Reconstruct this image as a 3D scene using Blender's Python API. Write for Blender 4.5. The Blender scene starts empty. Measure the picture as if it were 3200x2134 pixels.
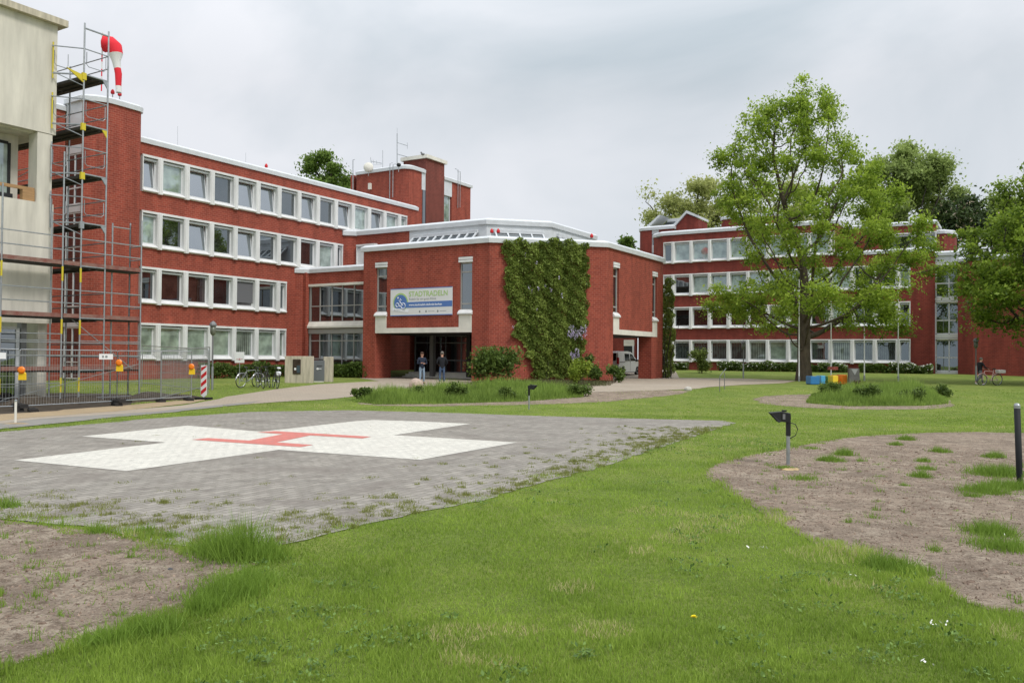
import bpy, bmesh, math, random
import numpy as np
from math import sin, cos, pi, radians as R
from mathutils import Vector, Matrix
from mathutils.geometry import tessellate_polygon
random.seed(7); rng = np.random.default_rng(7)
scene = bpy.context.scene
C = scene.collection

# ------------------------------------------------------------------ camera
FPX, PITCH, ROLL, EYE = 2639.0, .0186, .0075, 1.55
cam = bpy.data.cameras.new("camera"); camo = bpy.data.objects.new("camera", cam); C.objects.link(camo)
cam.sensor_width = 36; cam.lens = 36*FPX/3200; cam.clip_start = .1; cam.clip_end = 3000
camo.matrix_world = Matrix.Translation((0, 0, EYE)) @ Matrix.Rotation(pi/2+PITCH, 4, 'X') @ Matrix.Rotation(ROLL, 4, 'Z')
scene.camera = camo

# ------------------------------------------------------------------ sky and light
SUN_EL, SUN_AZ = R(50), R(138)          # azimuth clockwise from +Y: behind the camera, to the right
w = bpy.data.worlds.new("World"); scene.world = w; w.use_nodes = True
nt = w.node_tree; nt.nodes.clear()
N = nt.nodes.new; L = nt.links.new
out = N('ShaderNodeOutputWorld'); bg = N('ShaderNodeBackground'); sky = N('ShaderNodeTexSky')
sky.sky_type = 'NISHITA'; sky.sun_disc = False; sky.sun_elevation = SUN_EL; sky.sun_rotation = SUN_AZ
skd = N('ShaderNodeVectorMath'); skd.operation = 'SCALE'; skd.inputs['Scale'].default_value = .08
L(sky.outputs[0], skd.inputs[0])
tc = N('ShaderNodeTexCoord'); mp = N('ShaderNodeMapping'); mp.inputs['Scale'].default_value = (1, 1, 2.0); mp.inputs['Location'].default_value = (3.1, 1.7, .4)
L(tc.outputs['Generated'], mp.inputs[0])
n1 = N('ShaderNodeTexNoise'); n1.inputs['Scale'].default_value = 1.7; n1.inputs['Detail'].default_value = 6; n1.inputs['Roughness'].default_value = .5; n1.inputs['Distortion'].default_value = .5
L(mp.outputs[0], n1.inputs['Vector'])
cr = N('ShaderNodeValToRGB'); cr.color_ramp.elements[0].position = .36; cr.color_ramp.elements[1].position = .62
cr.color_ramp.elements[0].color = (.51, .575, .625, 1); cr.color_ramp.elements[1].color = (.80, .815, .855, 1)
L(n1.outputs['Fac'], cr.inputs[0])
# overcast dome: brighter towards the zenith, as a real overcast sky is
sep = N('ShaderNodeSeparateXYZ'); L(tc.outputs['Generated'], sep.inputs[0])
mr = N('ShaderNodeMapRange'); mr.inputs['From Min'].default_value = .3; mr.inputs['From Max'].default_value = 1; mr.inputs['To Min'].default_value = 1.0; mr.inputs['To Max'].default_value = 2.3
L(sep.outputs['Z'], mr.inputs['Value'])
zs = N('ShaderNodeVectorMath'); zs.operation = 'SCALE'; L(cr.outputs[0], zs.inputs[0]); L(mr.outputs[0], zs.inputs['Scale'])
mx = N('ShaderNodeMix'); mx.data_type = 'RGBA'; mx.inputs['Factor'].default_value = .92
L(skd.outputs[0], mx.inputs['A']); L(zs.outputs[0], mx.inputs['B'])
L(mx.outputs['Result'], bg.inputs[0]); bg.inputs[1].default_value = 1.0
L(bg.outputs[0], out.inputs[0])
sl = bpy.data.lights.new("sun", 'SUN'); sl.energy = 1.7; sl.angle = R(15); sl.color = (1, .96, .9)
so = bpy.data.objects.new("sun", sl); C.objects.link(so)
so.rotation_euler = Vector((sin(SUN_AZ)*cos(SUN_EL), cos(SUN_AZ)*cos(SUN_EL), sin(SUN_EL))).to_track_quat('Z', 'Y').to_euler()
scene.view_settings.view_transform = 'Standard'; scene.view_settings.look = 'None'; scene.view_settings.exposure = .12; scene.view_settings.gamma = 1

# ------------------------------------------------------------------ geometry helpers
HK = [(-60, -.15), (22, -.15), (28, -.35), (36, -.33), (44, .06), (55, .1), (62, .14), (70, .4), (400, .6)]
def h(y):
    return float(np.interp(y, [k[0] for k in HK], [k[1] for k in HK]))
cp, sp, crr, srr = cos(PITCH), sin(PITCH), cos(ROLL), sin(ROLL)
def ray(px, py):
    x = (px-1600)/FPX; y = -(py-1067)/FPX
    xx = x*crr-y*srr; yy = x*srr+y*crr
    return xx, cp-yy*sp, sp+yy*cp
def G(px, py):                         # the point of the ground seen at a place in the photograph
    d = ray(px, py); z = 0
    for _ in range(60):
        t = (z-EYE)/d[2]; z = .5*z+.5*h(t*d[1])
    return (d[0]*t, d[1]*t, z)
def AT(px, py, Y):                     # the point at depth Y
    d = ray(px, py); t = Y/d[1]; return (d[0]*t, Y, EYE+d[2]*t)
TH = .5429
U = (sin(TH), cos(TH)); V = (cos(TH), -sin(TH))
def W(s, t, z): return (U[0]*s+V[0]*t, U[1]*s+V[1]*t, z)
def ST(p): return (p[0]*U[0]+p[1]*U[1], p[0]*V[0]+p[1]*V[1])
def FT(t0): return lambda a, b, c: W(a, t0+b, c)
def FS(s0): return lambda a, b, c: W(s0-b, a, c)
def FL(s0, t0, ds, dt):
    n = math.hypot(ds, dt); ds /= n; dt /= n
    return lambda a, b, c: W(s0+ds*a-dt*b, t0+dt*a+ds*b, c)
def FR(o, rz=0):                       # a local frame at point o turned by rz
    c_, s_ = cos(rz), sin(rz)
    return lambda a, b, c: (o[0]+a*c_-b*s_, o[1]+a*s_+b*c_, o[2]+c)
FW = lambda a, b, c: (a, b, c)
class MB:
    def __init__(s): s.v = []; s.f = []
    def add(s, vs, fs):
        o = len(s.v); s.v += [tuple(v) for v in vs]; s.f += [tuple(o+i for i in f) for f in fs]; return s
    def box(s, F, a0, a1, b0, b1, c0, c1):
        vs = [F(a, b, c) for c in (c0, c1) for b in (b0, b1) for a in (a0, a1)]
        return s.add(vs, [(0, 2, 3, 1), (4, 5, 7, 6), (0, 1, 5, 4), (2, 6, 7, 3), (0, 4, 6, 2), (1, 3, 7, 5)])
    def prism(s, F, pts, c0, c1):      # pts (a,b) extruded in c
        n = len(pts); vs = [F(a, b, c0) for a, b in pts]+[F(a, b, c1) for a, b in pts]
        return s.add(vs, [tuple(range(n))[::-1], tuple(range(n, 2*n))]+[(i, (i+1) % n, n+(i+1) % n, n+i) for i in range(n)])
    def prismA(s, F, pts, a0, a1):     # pts (b,c) extruded in a
        n = len(pts); vs = [F(a0, b, c) for b, c in pts]+[F(a1, b, c) for b, c in pts]
        return s.add(vs, [tuple(range(n))[::-1], tuple(range(n, 2*n))]+[(i, (i+1) % n, n+(i+1) % n, n+i) for i in range(n)])
    def prismB(s, F, pts, b0, b1):     # pts (a,c) extruded in b
        n = len(pts); vs = [F(a, b0, c) for a, c in pts]+[F(a, b1, c) for a, c in pts]
        return s.add(vs, [tuple(range(n))[::-1], tuple(range(n, 2*n))]+[(i, (i+1) % n, n+(i+1) % n, n+i) for i in range(n)])
    def tube(s, pts, r, n=6, r2=None):
        pts = [Vector(p) for p in pts]; m = len(pts); rings = []
        for i, p in enumerate(pts):
            d = (pts[min(i+1, m-1)]-pts[max(i-1, 0)]).normalized()
            x = d.orthogonal().normalized() if i == 0 or True else x
            if abs(d.z) < .9: x = Vector((0, 0, 1)).cross(d).normalized()
            else: x = Vector((1, 0, 0)).cross(d).normalized()
            y = d.cross(x); rr = r if r2 is None else r+(r2-r)*i/(m-1)
            rings.append([p+x*rr*cos(2*pi*k/n)+y*rr*sin(2*pi*k/n) for k in range(n)])
        vs = [v for rg in rings for v in rg]
        fs = [(i*n+k, i*n+(k+1) % n, (i+1)*n+(k+1) % n, (i+1)*n+k) for i in range(m-1) for k in range(n)]
        fs += [tuple(range(n))[::-1], tuple(range((m-1)*n, m*n))]
        return s.add(vs, fs)
    def lathe(s, o, prof, n=16, F=None):
        F = F or FR(o); vs = []
        for r, z in prof: vs += [F(r*cos(2*pi*k/n), r*sin(2*pi*k/n), z) for k in range(n)]
        m = len(prof)
        fs = [(i*n+k, i*n+(k+1) % n, (i+1)*n+(k+1) % n, (i+1)*n+k) for i in range(m-1) for k in range(n)]
        fs += [tuple(range(n))[::-1], tuple(range((m-1)*n, m*n))]
        return s.add(vs, fs)
    def ball(s, o, rx, ry, rz, n=12, m=8, jit=0):
        vs = []; 
        for i in range(m+1):
            for k in range(n):
                a = pi*i/m; b = 2*pi*k/n; q = 1+jit*random.uniform(-1, 1)
                vs.append((o[0]+rx*q*sin(a)*cos(b), o[1]+ry*q*sin(a)*sin(b), o[2]+rz*q*cos(a)))
        return s.add(vs, [(i*n+k, i*n+(k+1) % n, (i+1)*n+(k+1) % n, (i+1)*n+k) for i in range(m) for k in range(n)])
    def sweep(s, pts, prof, closed=False):   # pts (s,t) left to right, outward on the left; prof (outward, z) closed loop
        pts = [p for i, p in enumerate(pts) if i == 0 or math.hypot(p[0]-pts[i-1][0], p[1]-pts[i-1][1]) > 1e-4]
        n = len(pts); off = []
        for i in range(n):
            def nrm(p, q):
                d = (q[0]-p[0], q[1]-p[1]); l = math.hypot(*d); return (-d[1]/l, d[0]/l)
            if i == 0 and not closed: m_ = nrm(pts[0], pts[1])
            elif i == n-1 and not closed: m_ = nrm(pts[-2], pts[-1])
            else:
                a = nrm(pts[i-1], pts[i]); b = nrm(pts[i], pts[(i+1) % n]); k = 1+a[0]*b[0]+a[1]*b[1]
                m_ = ((a[0]+b[0])/k, (a[1]+b[1])/k)
            off.append(m_)
        m = len(prof); vs = [W(p[0]+o[0]*b, p[1]+o[1]*b, z) for p, o in zip(pts, off) for b, z in prof]
        rg = n if closed else n-1
        fs = [(i*m+k, i*m+(k+1) % m, ((i+1) % n)*m+(k+1) % m, ((i+1) % n)*m+k) for i in range(rg) for k in range(m)]
        if not closed: fs += [tuple(range(m)), tuple(range((n-1)*m, n*m))[::-1]]
        return s.add(vs, fs)
    def wall(s, pts, z0, z1, th=.35): return s.sweep(pts, [(0, z0), (0, z1), (-th, z1), (-th, z0)])
    def build(s, name, mat, parent=None, smooth=False, bevel=0):
        o = root_of(parent); ox = o.location if o else Vector((0, 0, 0))
        me = bpy.data.meshes.new(name)
        me.from_pydata([(v[0]-ox[0], v[1]-ox[1], v[2]-ox[2]) for v in s.v], [], s.f)
        bm = bmesh.new(); bm.from_mesh(me); bmesh.ops.recalc_face_normals(bm, faces=bm.faces[:]); bm.to_mesh(me); bm.free()
        uvl = me.uv_layers.new(name='UVMap'); co = s.v
        dat = []
        for p in me.polygons:
            nx, ny, nz = p.normal
            if abs(nz) < .6:
                l = math.hypot(nx, ny) or 1; tx, ty = -ny/l, nx/l
                if (abs(tx) > abs(ty) and tx < 0) or (abs(ty) >= abs(tx) and ty < 0): tx, ty = -tx, -ty
                for vi in p.vertices: q = co[vi]; dat += (q[0]*tx+q[1]*ty, q[2])
            else:
                for vi in p.vertices: q = co[vi]; dat += (q[0]*U[0]+q[1]*U[1], q[0]*V[0]+q[1]*V[1])
        uvl.data.foreach_set('uv', dat)
        if smooth: me.polygons.foreach_set('use_smooth', [True]*len(me.polygons))
        me.materials.append(mat)
        ob = bpy.data.objects.new(name, me); C.objects.link(ob)
        if parent: ob.parent = parent
        if bevel:
            b = ob.modifiers.new('bevel', 'BEVEL'); b.width = bevel; b.segments = 2; b.limit_method = 'ANGLE'
        return ob
def root_of(o):
    while o is not None and o.parent is not None: o = o.parent
    return o
def tag(o, label=None, cat=None, group=None, kind=None):
    if label: o['label'] = label
    if cat: o['category'] = cat
    if group: o['group'] = group
    if kind: o['kind'] = kind
    return o
def thing(name, label, cat, loc, group=None, rz=0):
    o = bpy.data.objects.new(name, None); C.objects.link(o); o.location = loc; o.rotation_euler = (0, 0, rz); o.empty_display_size = .3
    return tag(o, label, cat, group)
def copy_thing(r, loc, rz, label):
    def rec(o, par):
        c = o.copy(); C.objects.link(c); c.parent = par
        for ch in [x for x in KIDS.get(o.name, [])]: rec(ch, c)
        return c
    c = rec(r, None); c.location = loc; c.rotation_euler = (0, 0, rz); c['label'] = label
    return c
KIDS = {}
def index_kids():
    KIDS.clear()
    for o in C.objects:
        if o.parent: KIDS.setdefault(o.parent.name, []).append(o)
def arc(cx, cy, r, a0, a1, n): return [(cx+r*cos(R(a0+(a1-a0)*i/n)), cy+r*sin(R(a0+(a1-a0)*i/n))) for i in range(n+1)]

# ------------------------------------------------------------------ materials
def mat(name, col, rough=.8, metal=0, bump=0, bscale=20, var=0, vscale=3, spec=.3, coord='Object', stretch=None, tint=None, emit=None):
    m = bpy.data.materials.new(name); m.use_nodes = True; t = m.node_tree; b = t.nodes['Principled BSDF']
    b.inputs['Base Color'].default_value = (*col, 1); b.inputs['Roughness'].default_value = rough; b.inputs['Metallic'].default_value = metal
    b.inputs['Specular IOR Level'].default_value = spec
    if emit: b.inputs['Emission Color'].default_value = (*emit[0], 1); b.inputs['Emission Strength'].default_value = emit[1]
    if var or bump:
        c = t.nodes.new('ShaderNodeTexCoord'); mp_ = t.nodes.new('ShaderNodeMapping'); t.links.new(c.outputs[coord], mp_.inputs[0])
        if stretch: mp_.inputs['Scale'].default_value = stretch
    if var:
        n = t.nodes.new('ShaderNodeTexNoise'); n.inputs['Scale'].default_value = vscale; n.inputs['Detail'].default_value = 6; n.inputs['Roughness'].default_value = .6
        t.links.new(mp_.outputs[0], n.inputs['Vector'])
        r = t.nodes.new('ShaderNodeValToRGB'); r.color_ramp.elements[0].position = .3; r.color_ramp.elements[1].position = .7
        c2 = tint or tuple(x*(1-var) for x in col)
        r.color_ramp.elements[0].color = (*c2, 1); r.color_ramp.elements[1].color = (*tuple(min(1, x*(1+var*.4)) for x in col), 1)
        t.links.new(n.outputs['Fac'], r.inputs[0]); t.links.new(r.outputs[0], b.inputs['Base Color'])
    if bump:
        n = t.nodes.new('ShaderNodeTexNoise'); n.inputs['Scale'].default_value = bscale; n.inputs['Detail'].default_value = 5
        t.links.new(mp_.outputs[0], n.inputs['Vector'])
        bp = t.nodes.new('ShaderNodeBump'); bp.inputs['Strength'].default_value = bump; bp.inputs['Distance'].default_value = .03
        t.links.new(n.outputs['Fac'], bp.inputs['Height']); t.links.new(bp.outputs[0], b.inputs['Normal'])
    return m
def brick(name, c1, c2, mo, grime=.35):
    m = bpy.data.materials.new(name); m.use_nodes = True; t = m.node_tree; b = t.nodes['Principled BSDF']; Nn = t.nodes.new; K = t.links.new
    uv = Nn('ShaderNodeUVMap'); uv.uv_map = 'UVMap'
    bt = Nn('ShaderNodeTexBrick'); bt.inputs['Scale'].default_value = 1; bt.inputs['Brick Width'].default_value = .3; bt.inputs['Row Height'].default_value = .125
    bt.inputs['Mortar Size'].default_value = .012; bt.inputs['Mortar Smooth'].default_value = .2
    bt.inputs['Color1'].default_value = (*c1, 1); bt.inputs['Color2'].default_value = (*c2, 1); bt.inputs['Mortar'].default_value = (*mo, 1)
    K(uv.outputs[0], bt.inputs['Vector'])
    n = Nn('ShaderNodeTexNoise'); n.inputs['Scale'].default_value = .9; n.inputs['Detail'].default_value = 8; n.inputs['Roughness'].default_value = .65
    mp_ = Nn('ShaderNodeMapping'); mp_.inputs['Scale'].default_value = (1.6, .28, 1); K(uv.outputs[0], mp_.inputs[0]); K(mp_.outputs[0], n.inputs['Vector'])
    r = Nn('ShaderNodeMapRange'); r.inputs['From Min'].default_value = .3; r.inputs['From Max'].default_value = .7; r.inputs['To Min'].default_value = 1-grime; r.inputs['To Max'].default_value = 1.12
    K(n.outputs['Fac'], r.inputs['Value'])
    s = Nn('ShaderNodeVectorMath'); s.operation = 'SCALE'; K(bt.outputs['Color'], s.inputs[0]); K(r.outputs[0], s.inputs['Scale'])
    K(s.outputs[0], b.inputs['Base Color']); b.inputs['Roughness'].default_value = .75; b.inputs['Specular IOR Level'].default_value = .25
    bp = Nn('ShaderNodeBump'); bp.inputs['Strength'].default_value = .5; bp.inputs['Distance'].default_value = .012; bp.invert = True
    K(bt.outputs['Fac'], bp.inputs['Height']); K(bp.outputs[0], b.inputs['Normal'])
    return m
def glass(name, inner, stripes=False, refl=.3):
    m = bpy.data.materials.new(name); m.use_nodes = True; t = m.node_tree; t.nodes.clear(); Nn = t.nodes.new; K = t.links.new
    o = Nn('ShaderNodeOutputMaterial'); d = Nn('ShaderNodeBsdfDiffuse'); g = Nn('ShaderNodeBsdfGlossy'); mxs = Nn('ShaderNodeMixShader'); f = Nn('ShaderNodeFresnel')
    oi = Nn('ShaderNodeObjectInfo'); f.inputs['IOR'].default_value = 1.5; g.inputs['Roughness'].default_value = .015; g.inputs['Color'].default_value = (.82, .9, .95, 1); d.inputs['Color'].default_value = (*inner, 1)
    uv = Nn('ShaderNodeUVMap'); uv.uv_map = 'UVMap'
    if stripes:
        wv = Nn('ShaderNodeTexWave'); wv.wave_type = 'BANDS'; wv.bands_direction = 'X'; wv.inputs['Scale'].default_value = 1.9; wv.inputs['Distortion'].default_value = .25; K(uv.outputs[0], wv.inputs['Vector'])
        r = Nn('ShaderNodeValToRGB'); r.color_ramp.elements[0].position = .25; r.color_ramp.elements[1].position = .55
        r.color_ramp.elements[0].color = (*tuple(x*.3 for x in inner), 1); r.color_ramp.elements[1].color = (*inner, 1)
        K(wv.outputs['Fac'], r.inputs[0]); K(r.outputs[0], d.inputs['Color'])
    # what stands behind the glass differs from window to window
    n4 = Nn('ShaderNodeTexNoise'); n4.noise_dimensions = '4D'; n4.inputs['Scale'].default_value = 1.6; n4.inputs['Detail'].default_value = 3; K(uv.outputs[0], n4.inputs['Vector'])
    mw4 = Nn('ShaderNodeMath'); mw4.operation = 'MULTIPLY'; mw4.inputs[1].default_value = 37; K(oi.outputs['Random'], mw4.inputs[0]); K(mw4.outputs[0], n4.inputs['W'])
    mr4 = Nn('ShaderNodeMapRange'); mr4.inputs['From Min'].default_value = .35; mr4.inputs['From Max'].default_value = .65; mr4.inputs['To Min'].default_value = .55; mr4.inputs['To Max'].default_value = 1.25; K(n4.outputs['Fac'], mr4.inputs['Value'])
    sc4 = Nn('ShaderNodeVectorMath'); sc4.operation = 'SCALE'; K(mr4.outputs[0], sc4.inputs['Scale']); sc4.inputs[0].default_value = inner
    if stripes: K(r.outputs[0], sc4.inputs[0])
    K(sc4.outputs[0], d.inputs['Color'])
    n = Nn('ShaderNodeTexNoise'); n.inputs['Scale'].default_value = .7; K(uv.outputs[0], n.inputs['Vector'])
    bp = Nn('ShaderNodeBump'); bp.inputs['Strength'].default_value = .06; bp.inputs['Distance'].default_value = .05; K(n.outputs['Fac'], bp.inputs['Height']); K(bp.outputs[0], g.inputs['Normal'])
    ma = Nn('ShaderNodeMath'); ma.operation = 'MULTIPLY_ADD'; ma.use_clamp = True; ma.inputs[1].default_value = 1.0; ma.inputs[2].default_value = refl; K(f.outputs[0], ma.inputs[0]); K(ma.outputs[0], mxs.inputs[0]); K(d.outputs[0], mxs.inputs[1]); K(g.outputs[0], mxs.inputs[2]); K(mxs.outputs[0], o.inputs[0])
    return m
def leafmat(name, dark, light, trans=.35, dead=None):
    m = bpy.data.materials.new(name); m.use_nodes = True; t = m.node_tree; t.nodes.clear(); Nn = t.nodes.new; K = t.links.new
    o = Nn('ShaderNodeOutputMaterial'); a = Nn('ShaderNodeAttribute'); a.attribute_name = 'tint'
    r = Nn('ShaderNodeValToRGB'); r.color_ramp.elements[0].color = (*dark, 1); r.color_ramp.elements[1].color = (*light, 1)
    if dead: e = r.color_ramp.elements.new(.97); e.color = (*light, 1); r.color_ramp.elements[2].color = (*dead, 1)
    K(a.outputs['Fac'], r.inputs[0])
    d = Nn('ShaderNodeBsdfPrincipled'); d.inputs['Roughness'].default_value = .55; d.inputs['Specular IOR Level'].default_value = .25; tr = Nn('ShaderNodeBsdfTranslucent'); mxs = Nn('ShaderNodeMixShader'); mxs.inputs[0].default_value = trans
    K(r.outputs[0], d.inputs['Base Color']); K(r.outputs[0], tr.inputs['Color']); K(d.outputs[0], mxs.inputs[1]); K(tr.outputs[0], mxs.inputs[2]); K(mxs.outputs[0], o.inputs[0])
    return m
M = dict(
    brick=brick('red_brick', (.365, .074, .045), (.265, .051, .033), (.40, .145, .10)),
    brickR=brick('dark_red_brick', (.265, .048, .034), (.20, .036, .027), (.26, .078, .058), .4),
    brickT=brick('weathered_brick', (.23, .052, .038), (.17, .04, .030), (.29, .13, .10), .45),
    white=mat('white_precast', (.74, .74, .73), .7, var=.16, vscale=1.5, stretch=(1, 1, .4)),
    cream=mat('cream_concrete', (.76, .73, .65), .8, var=.15, vscale=1.5),
    metalw=mat('white_roof_metal', (.64, .66, .68), .45, var=.1, vscale=2, spec=.5),
    frame=mat('window_frame', (.66, .67, .68), .45, spec=.5),
    frameg=mat('grey_window_frame', (.36, .35, .33), .5, spec=.4),
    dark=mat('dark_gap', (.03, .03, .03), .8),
    soffit=mat('soffit', (.045, .043, .04), .9),  # near black: the shade under the hall is put into the colour
    beton=mat('raw_concrete', (.68, .64, .555), .85, var=.22, vscale=1.1, stretch=(2.2, 2.2, .35), bump=.15, bscale=9),
    beton2=mat('old_concrete', (.56, .50, .39), .9, var=.35, vscale=2.5, stretch=(3, 3, .4), bump=.2, bscale=15),
    steel=mat('galvanised_steel', (.42, .44, .45), .4, .75, var=.25, vscale=8),
    steeld=mat('dull_steel', (.22, .22, .22), .55, .5),
    yellow=mat('yellow_paint', (.62, .50, .04), .5),
    plank=mat('scaffold_plank', (.23, .15, .12), .85, var=.4, vscale=4, tint=(.2, .06, .05)),
    deck=mat('scaffold_deck', (.055, .05, .045), .8, var=.3),
    timber=mat('timber', (.42, .25, .12), .8, var=.3, stretch=(1, 1, 6)),
    black=mat('black_plastic', (.012, .012, .013), .5, spec=.4),
    rubber=mat('rubber', (.015, .015, .015), .85),
    red=mat('red_paint', (.55, .02, .025), .5), redf=mat('red_fabric', (.72, .03, .045), .8, bump=.2), whitef=mat('white_fabric', (.75, .74, .72), .85, bump=.2),
    wpaint=mat('white_paint', (.8, .8, .8), .35, spec=.5), roof=mat('roof_gravel', (.2, .19, .18), .95, bump=.4, bscale=60),
    orange=mat('orange_lens', (.9, .22, .01), .25, spec=.6), lampy=mat('yellow_lamp_body', (.85, .55, .02), .45),
    g_dark=glass('window_glass', (.018, .018, .019), refl=.22), g_sky=glass('coated_window_glass', (.03, .03, .034), refl=.42), g_cur=glass('glass_over_green_curtain', (.30, .37, .29), refl=.1), g_cur2=glass('glass_over_pale_blind', (.33, .40, .36), refl=.2),
    g_str=glass('glass_over_vertical_blind', (.30, .35, .29), True, .08), g_warm=glass('glass_over_dim_room', (.045, .022, .018), refl=.08), g_grey=glass('glass_over_grey_blind', (.16, .155, .16), refl=.05), g_strd=glass('glass_over_dark_blind', (.10, .12, .11), True, .15),
    bark=mat('bark', (.10, .078, .055), .95, bump=.8, bscale=14, var=.4, vscale=6, stretch=(1, 1, .35)),
    barkd=mat('dark_bark', (.05, .042, .034), .95, bump=.6, bscale=10),
    soil=None, asphalt=None)

# ------------------------------------------------------------------ ground surfaces
def P2(pts): return [G(x*3200/2351, y*3200/2351)[:2] for x, y in pts]     # outlines read off the photograph, laid on the ground
def smooth(pts, it=2):
    for _ in range(it):
        q = []
        for i in range(len(pts)):
            a, b = pts[i], pts[(i+1) % len(pts)]
            q += [(a[0]*.75+b[0]*.25, a[1]*.75+b[1]*.25), (a[0]*.25+b[0]*.75, a[1]*.25+b[1]*.75)]
        pts = q
    return pts
def sheet(name, pts, off, m, holes=None, extra=()):
    bm = bmesh.new(); vs = [bm.verts.new((x, y, 0)) for x, y in pts]
    for tri in tessellate_polygon([[Vector((x, y, 0)) for x, y in pts]]):
        try: bm.faces.new([vs[i] for i in tri])
        except ValueError: pass
    for k in [k[0] for k in HK[1:-1]]+list(extra):
        bmesh.ops.bisect_plane(bm, geom=bm.verts[:]+bm.edges[:]+bm.faces[:], plane_co=(0, k, 0), plane_no=(0, 1, 0))
    for v in bm.verts: v.co.z = h(v.co.y)+off
    for f in bm.faces:
        f.normal_update()
        if f.normal.z < 0: f.normal_flip()
    me = bpy.data.meshes.new(name); bm.to_mesh(me); bm.free(); me.materials.append(m)
    o = bpy.data.objects.new(name, me); C.objects.link(o); o['kind'] = 'structure'; return o
def jag(pts, amp, step):                     # an uneven edge
    q = []
    for i in range(len(pts)):
        a, b = pts[i], pts[(i+1) % len(pts)]; l = math.hypot(b[0]-a[0], b[1]-a[1]); n = max(1, int(l/step))
        if n > 400: n = 1
        for k in range(n):
            f = k/n; q.append((a[0]+(b[0]-a[0])*f+random.gauss(0, amp)*(n > 1), a[1]+(b[1]-a[1])*f+random.gauss(0, amp)*(n > 1)))
    return q
def ground_mat(name, cols, scales, bump=.5, bs=40, rough=.95):
    m = bpy.data.materials.new(name); m.use_nodes = True; t = m.node_tree; b = t.nodes['Principled BSDF']; Nn = t.nodes.new; K = t.links.new
    c = Nn('ShaderNodeTexCoord'); prev = None
    base = Nn('ShaderNodeRGB'); base.outputs[0].default_value = (*cols[0], 1); prev = base.outputs[0]
    for (cc, sc, lo, hi) in scales:
        n = Nn('ShaderNodeTexNoise'); n.inputs['Scale'].default_value = sc; n.inputs['Detail'].default_value = 7; n.inputs['Roughness'].default_value = .65; K(c.outputs['Object'], n.inputs['Vector'])
        r = Nn('ShaderNodeMapRange'); r.inputs['From Min'].default_value = lo; r.inputs['From Max'].default_value = hi; K(n.outputs['Fac'], r.inputs['Value'])
        x = Nn('ShaderNodeMix'); x.data_type = 'RGBA'; K(r.outputs[0], x.inputs['Factor']); K(prev, x.inputs['A']); x.inputs['B'].default_value = (*cc, 1); prev = x.outputs['Result']
    K(prev, b.inputs['Base Color']); b.inputs['Roughness'].default_value = rough; b.inputs['Specular IOR Level'].default_value = .15
    n = Nn('ShaderNodeTexNoise'); n.inputs['Scale'].default_value = bs; n.inputs['Detail'].default_value = 8; n.inputs['Roughness'].default_value = .7; K(c.outputs['Object'], n.inputs['Vector'])
    bp = Nn('ShaderNodeBump'); bp.inputs['Strength'].default_value = bump; bp.inputs['Distance'].default_value = .03; K(n.outputs['Fac'], bp.inputs['Height']); K(bp.outputs[0], b.inputs['Normal'])
    return m
def paver_mat(name, c1, c2, mo, bw, rh, stain, paint=False):
    m = bpy.data.materials.new(name); m.use_nodes = True; t = m.node_tree; b = t.nodes['Principled BSDF']; Nn = t.nodes.new; K = t.links.new
    c = Nn('ShaderNodeTexCoord'); mp_ = Nn('ShaderNodeMapping'); mp_.inputs['Rotation'].default_value = (0, 0, R(-62)); K(c.outputs['Object'], mp_.inputs[0])
    bt = Nn('ShaderNodeTexBrick'); bt.inputs['Scale'].default_value = 1; bt.inputs['Brick Width'].default_value = bw; bt.inputs['Row Height'].default_value = rh; bt.inputs['Mortar Size'].default_value = .006; bt.inputs['Mortar Smooth'].default_value = .3
    bt.inputs['Color1'].default_value = (*c1, 1); bt.inputs['Color2'].default_value = (*c2, 1); bt.inputs['Mortar'].default_value = (*mo, 1); K(mp_.outputs[0], bt.inputs['Vector'])
    prev = bt.outputs['Color']
    for sc, lo, hi, col in stain:
        n = Nn('ShaderNodeTexNoise'); n.inputs['Scale'].default_value = sc; n.inputs['Detail'].default_value = 9; n.inputs['Roughness'].default_value = .7; K(c.outputs['Object'], n.inputs['Vector'])
        r = Nn('ShaderNodeMapRange'); r.inputs['From Min'].default_value = lo; r.inputs['From Max'].default_value = hi; K(n.outputs['Fac'], r.inputs['Value'])
        x = Nn('ShaderNodeMix'); x.data_type = 'RGBA'; K(r.outputs[0], x.inputs['Factor']); K(prev, x.inputs['A']); x.inputs['B'].default_value = (*col, 1); prev = x.outputs['Result']
    K(prev, b.inputs['Base Color']); b.inputs['Roughness'].default_value = .85; b.inputs['Specular IOR Level'].default_value = .2
    bp = Nn('ShaderNodeBump'); bp.inputs['Strength'].default_value = .6; bp.inputs['Distance'].default_value = .008; bp.invert = True; K(bt.outputs['Fac'], bp.inputs['Height'])
    n = Nn('ShaderNodeTexNoise'); n.inputs['Scale'].default_value = 25; n.inputs['Detail'].default_value = 6; K(c.outputs['Object'], n.inputs['Vector'])
    b2 = Nn('ShaderNodeBump'); b2.inputs['Strength'].default_value = .25; b2.inputs['Distance'].default_value = .01; K(n.outputs['Fac'], b2.inputs['Height']); K(bp.outputs[0], b2.inputs['Normal']); K(b2.outputs[0], b.inputs['Normal'])
    return m
M['lawn'] = ground_mat('lawn_turf', [(.17, .225, .045)], [((.25, .28, .07), .35, .42, .62), ((.10, .155, .028), 1.3, .5, .75), ((.28, .27, .11), 3.1, .6, .8), ((.10, .14, .03), 24, .45, .7)], .9, 45)
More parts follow.
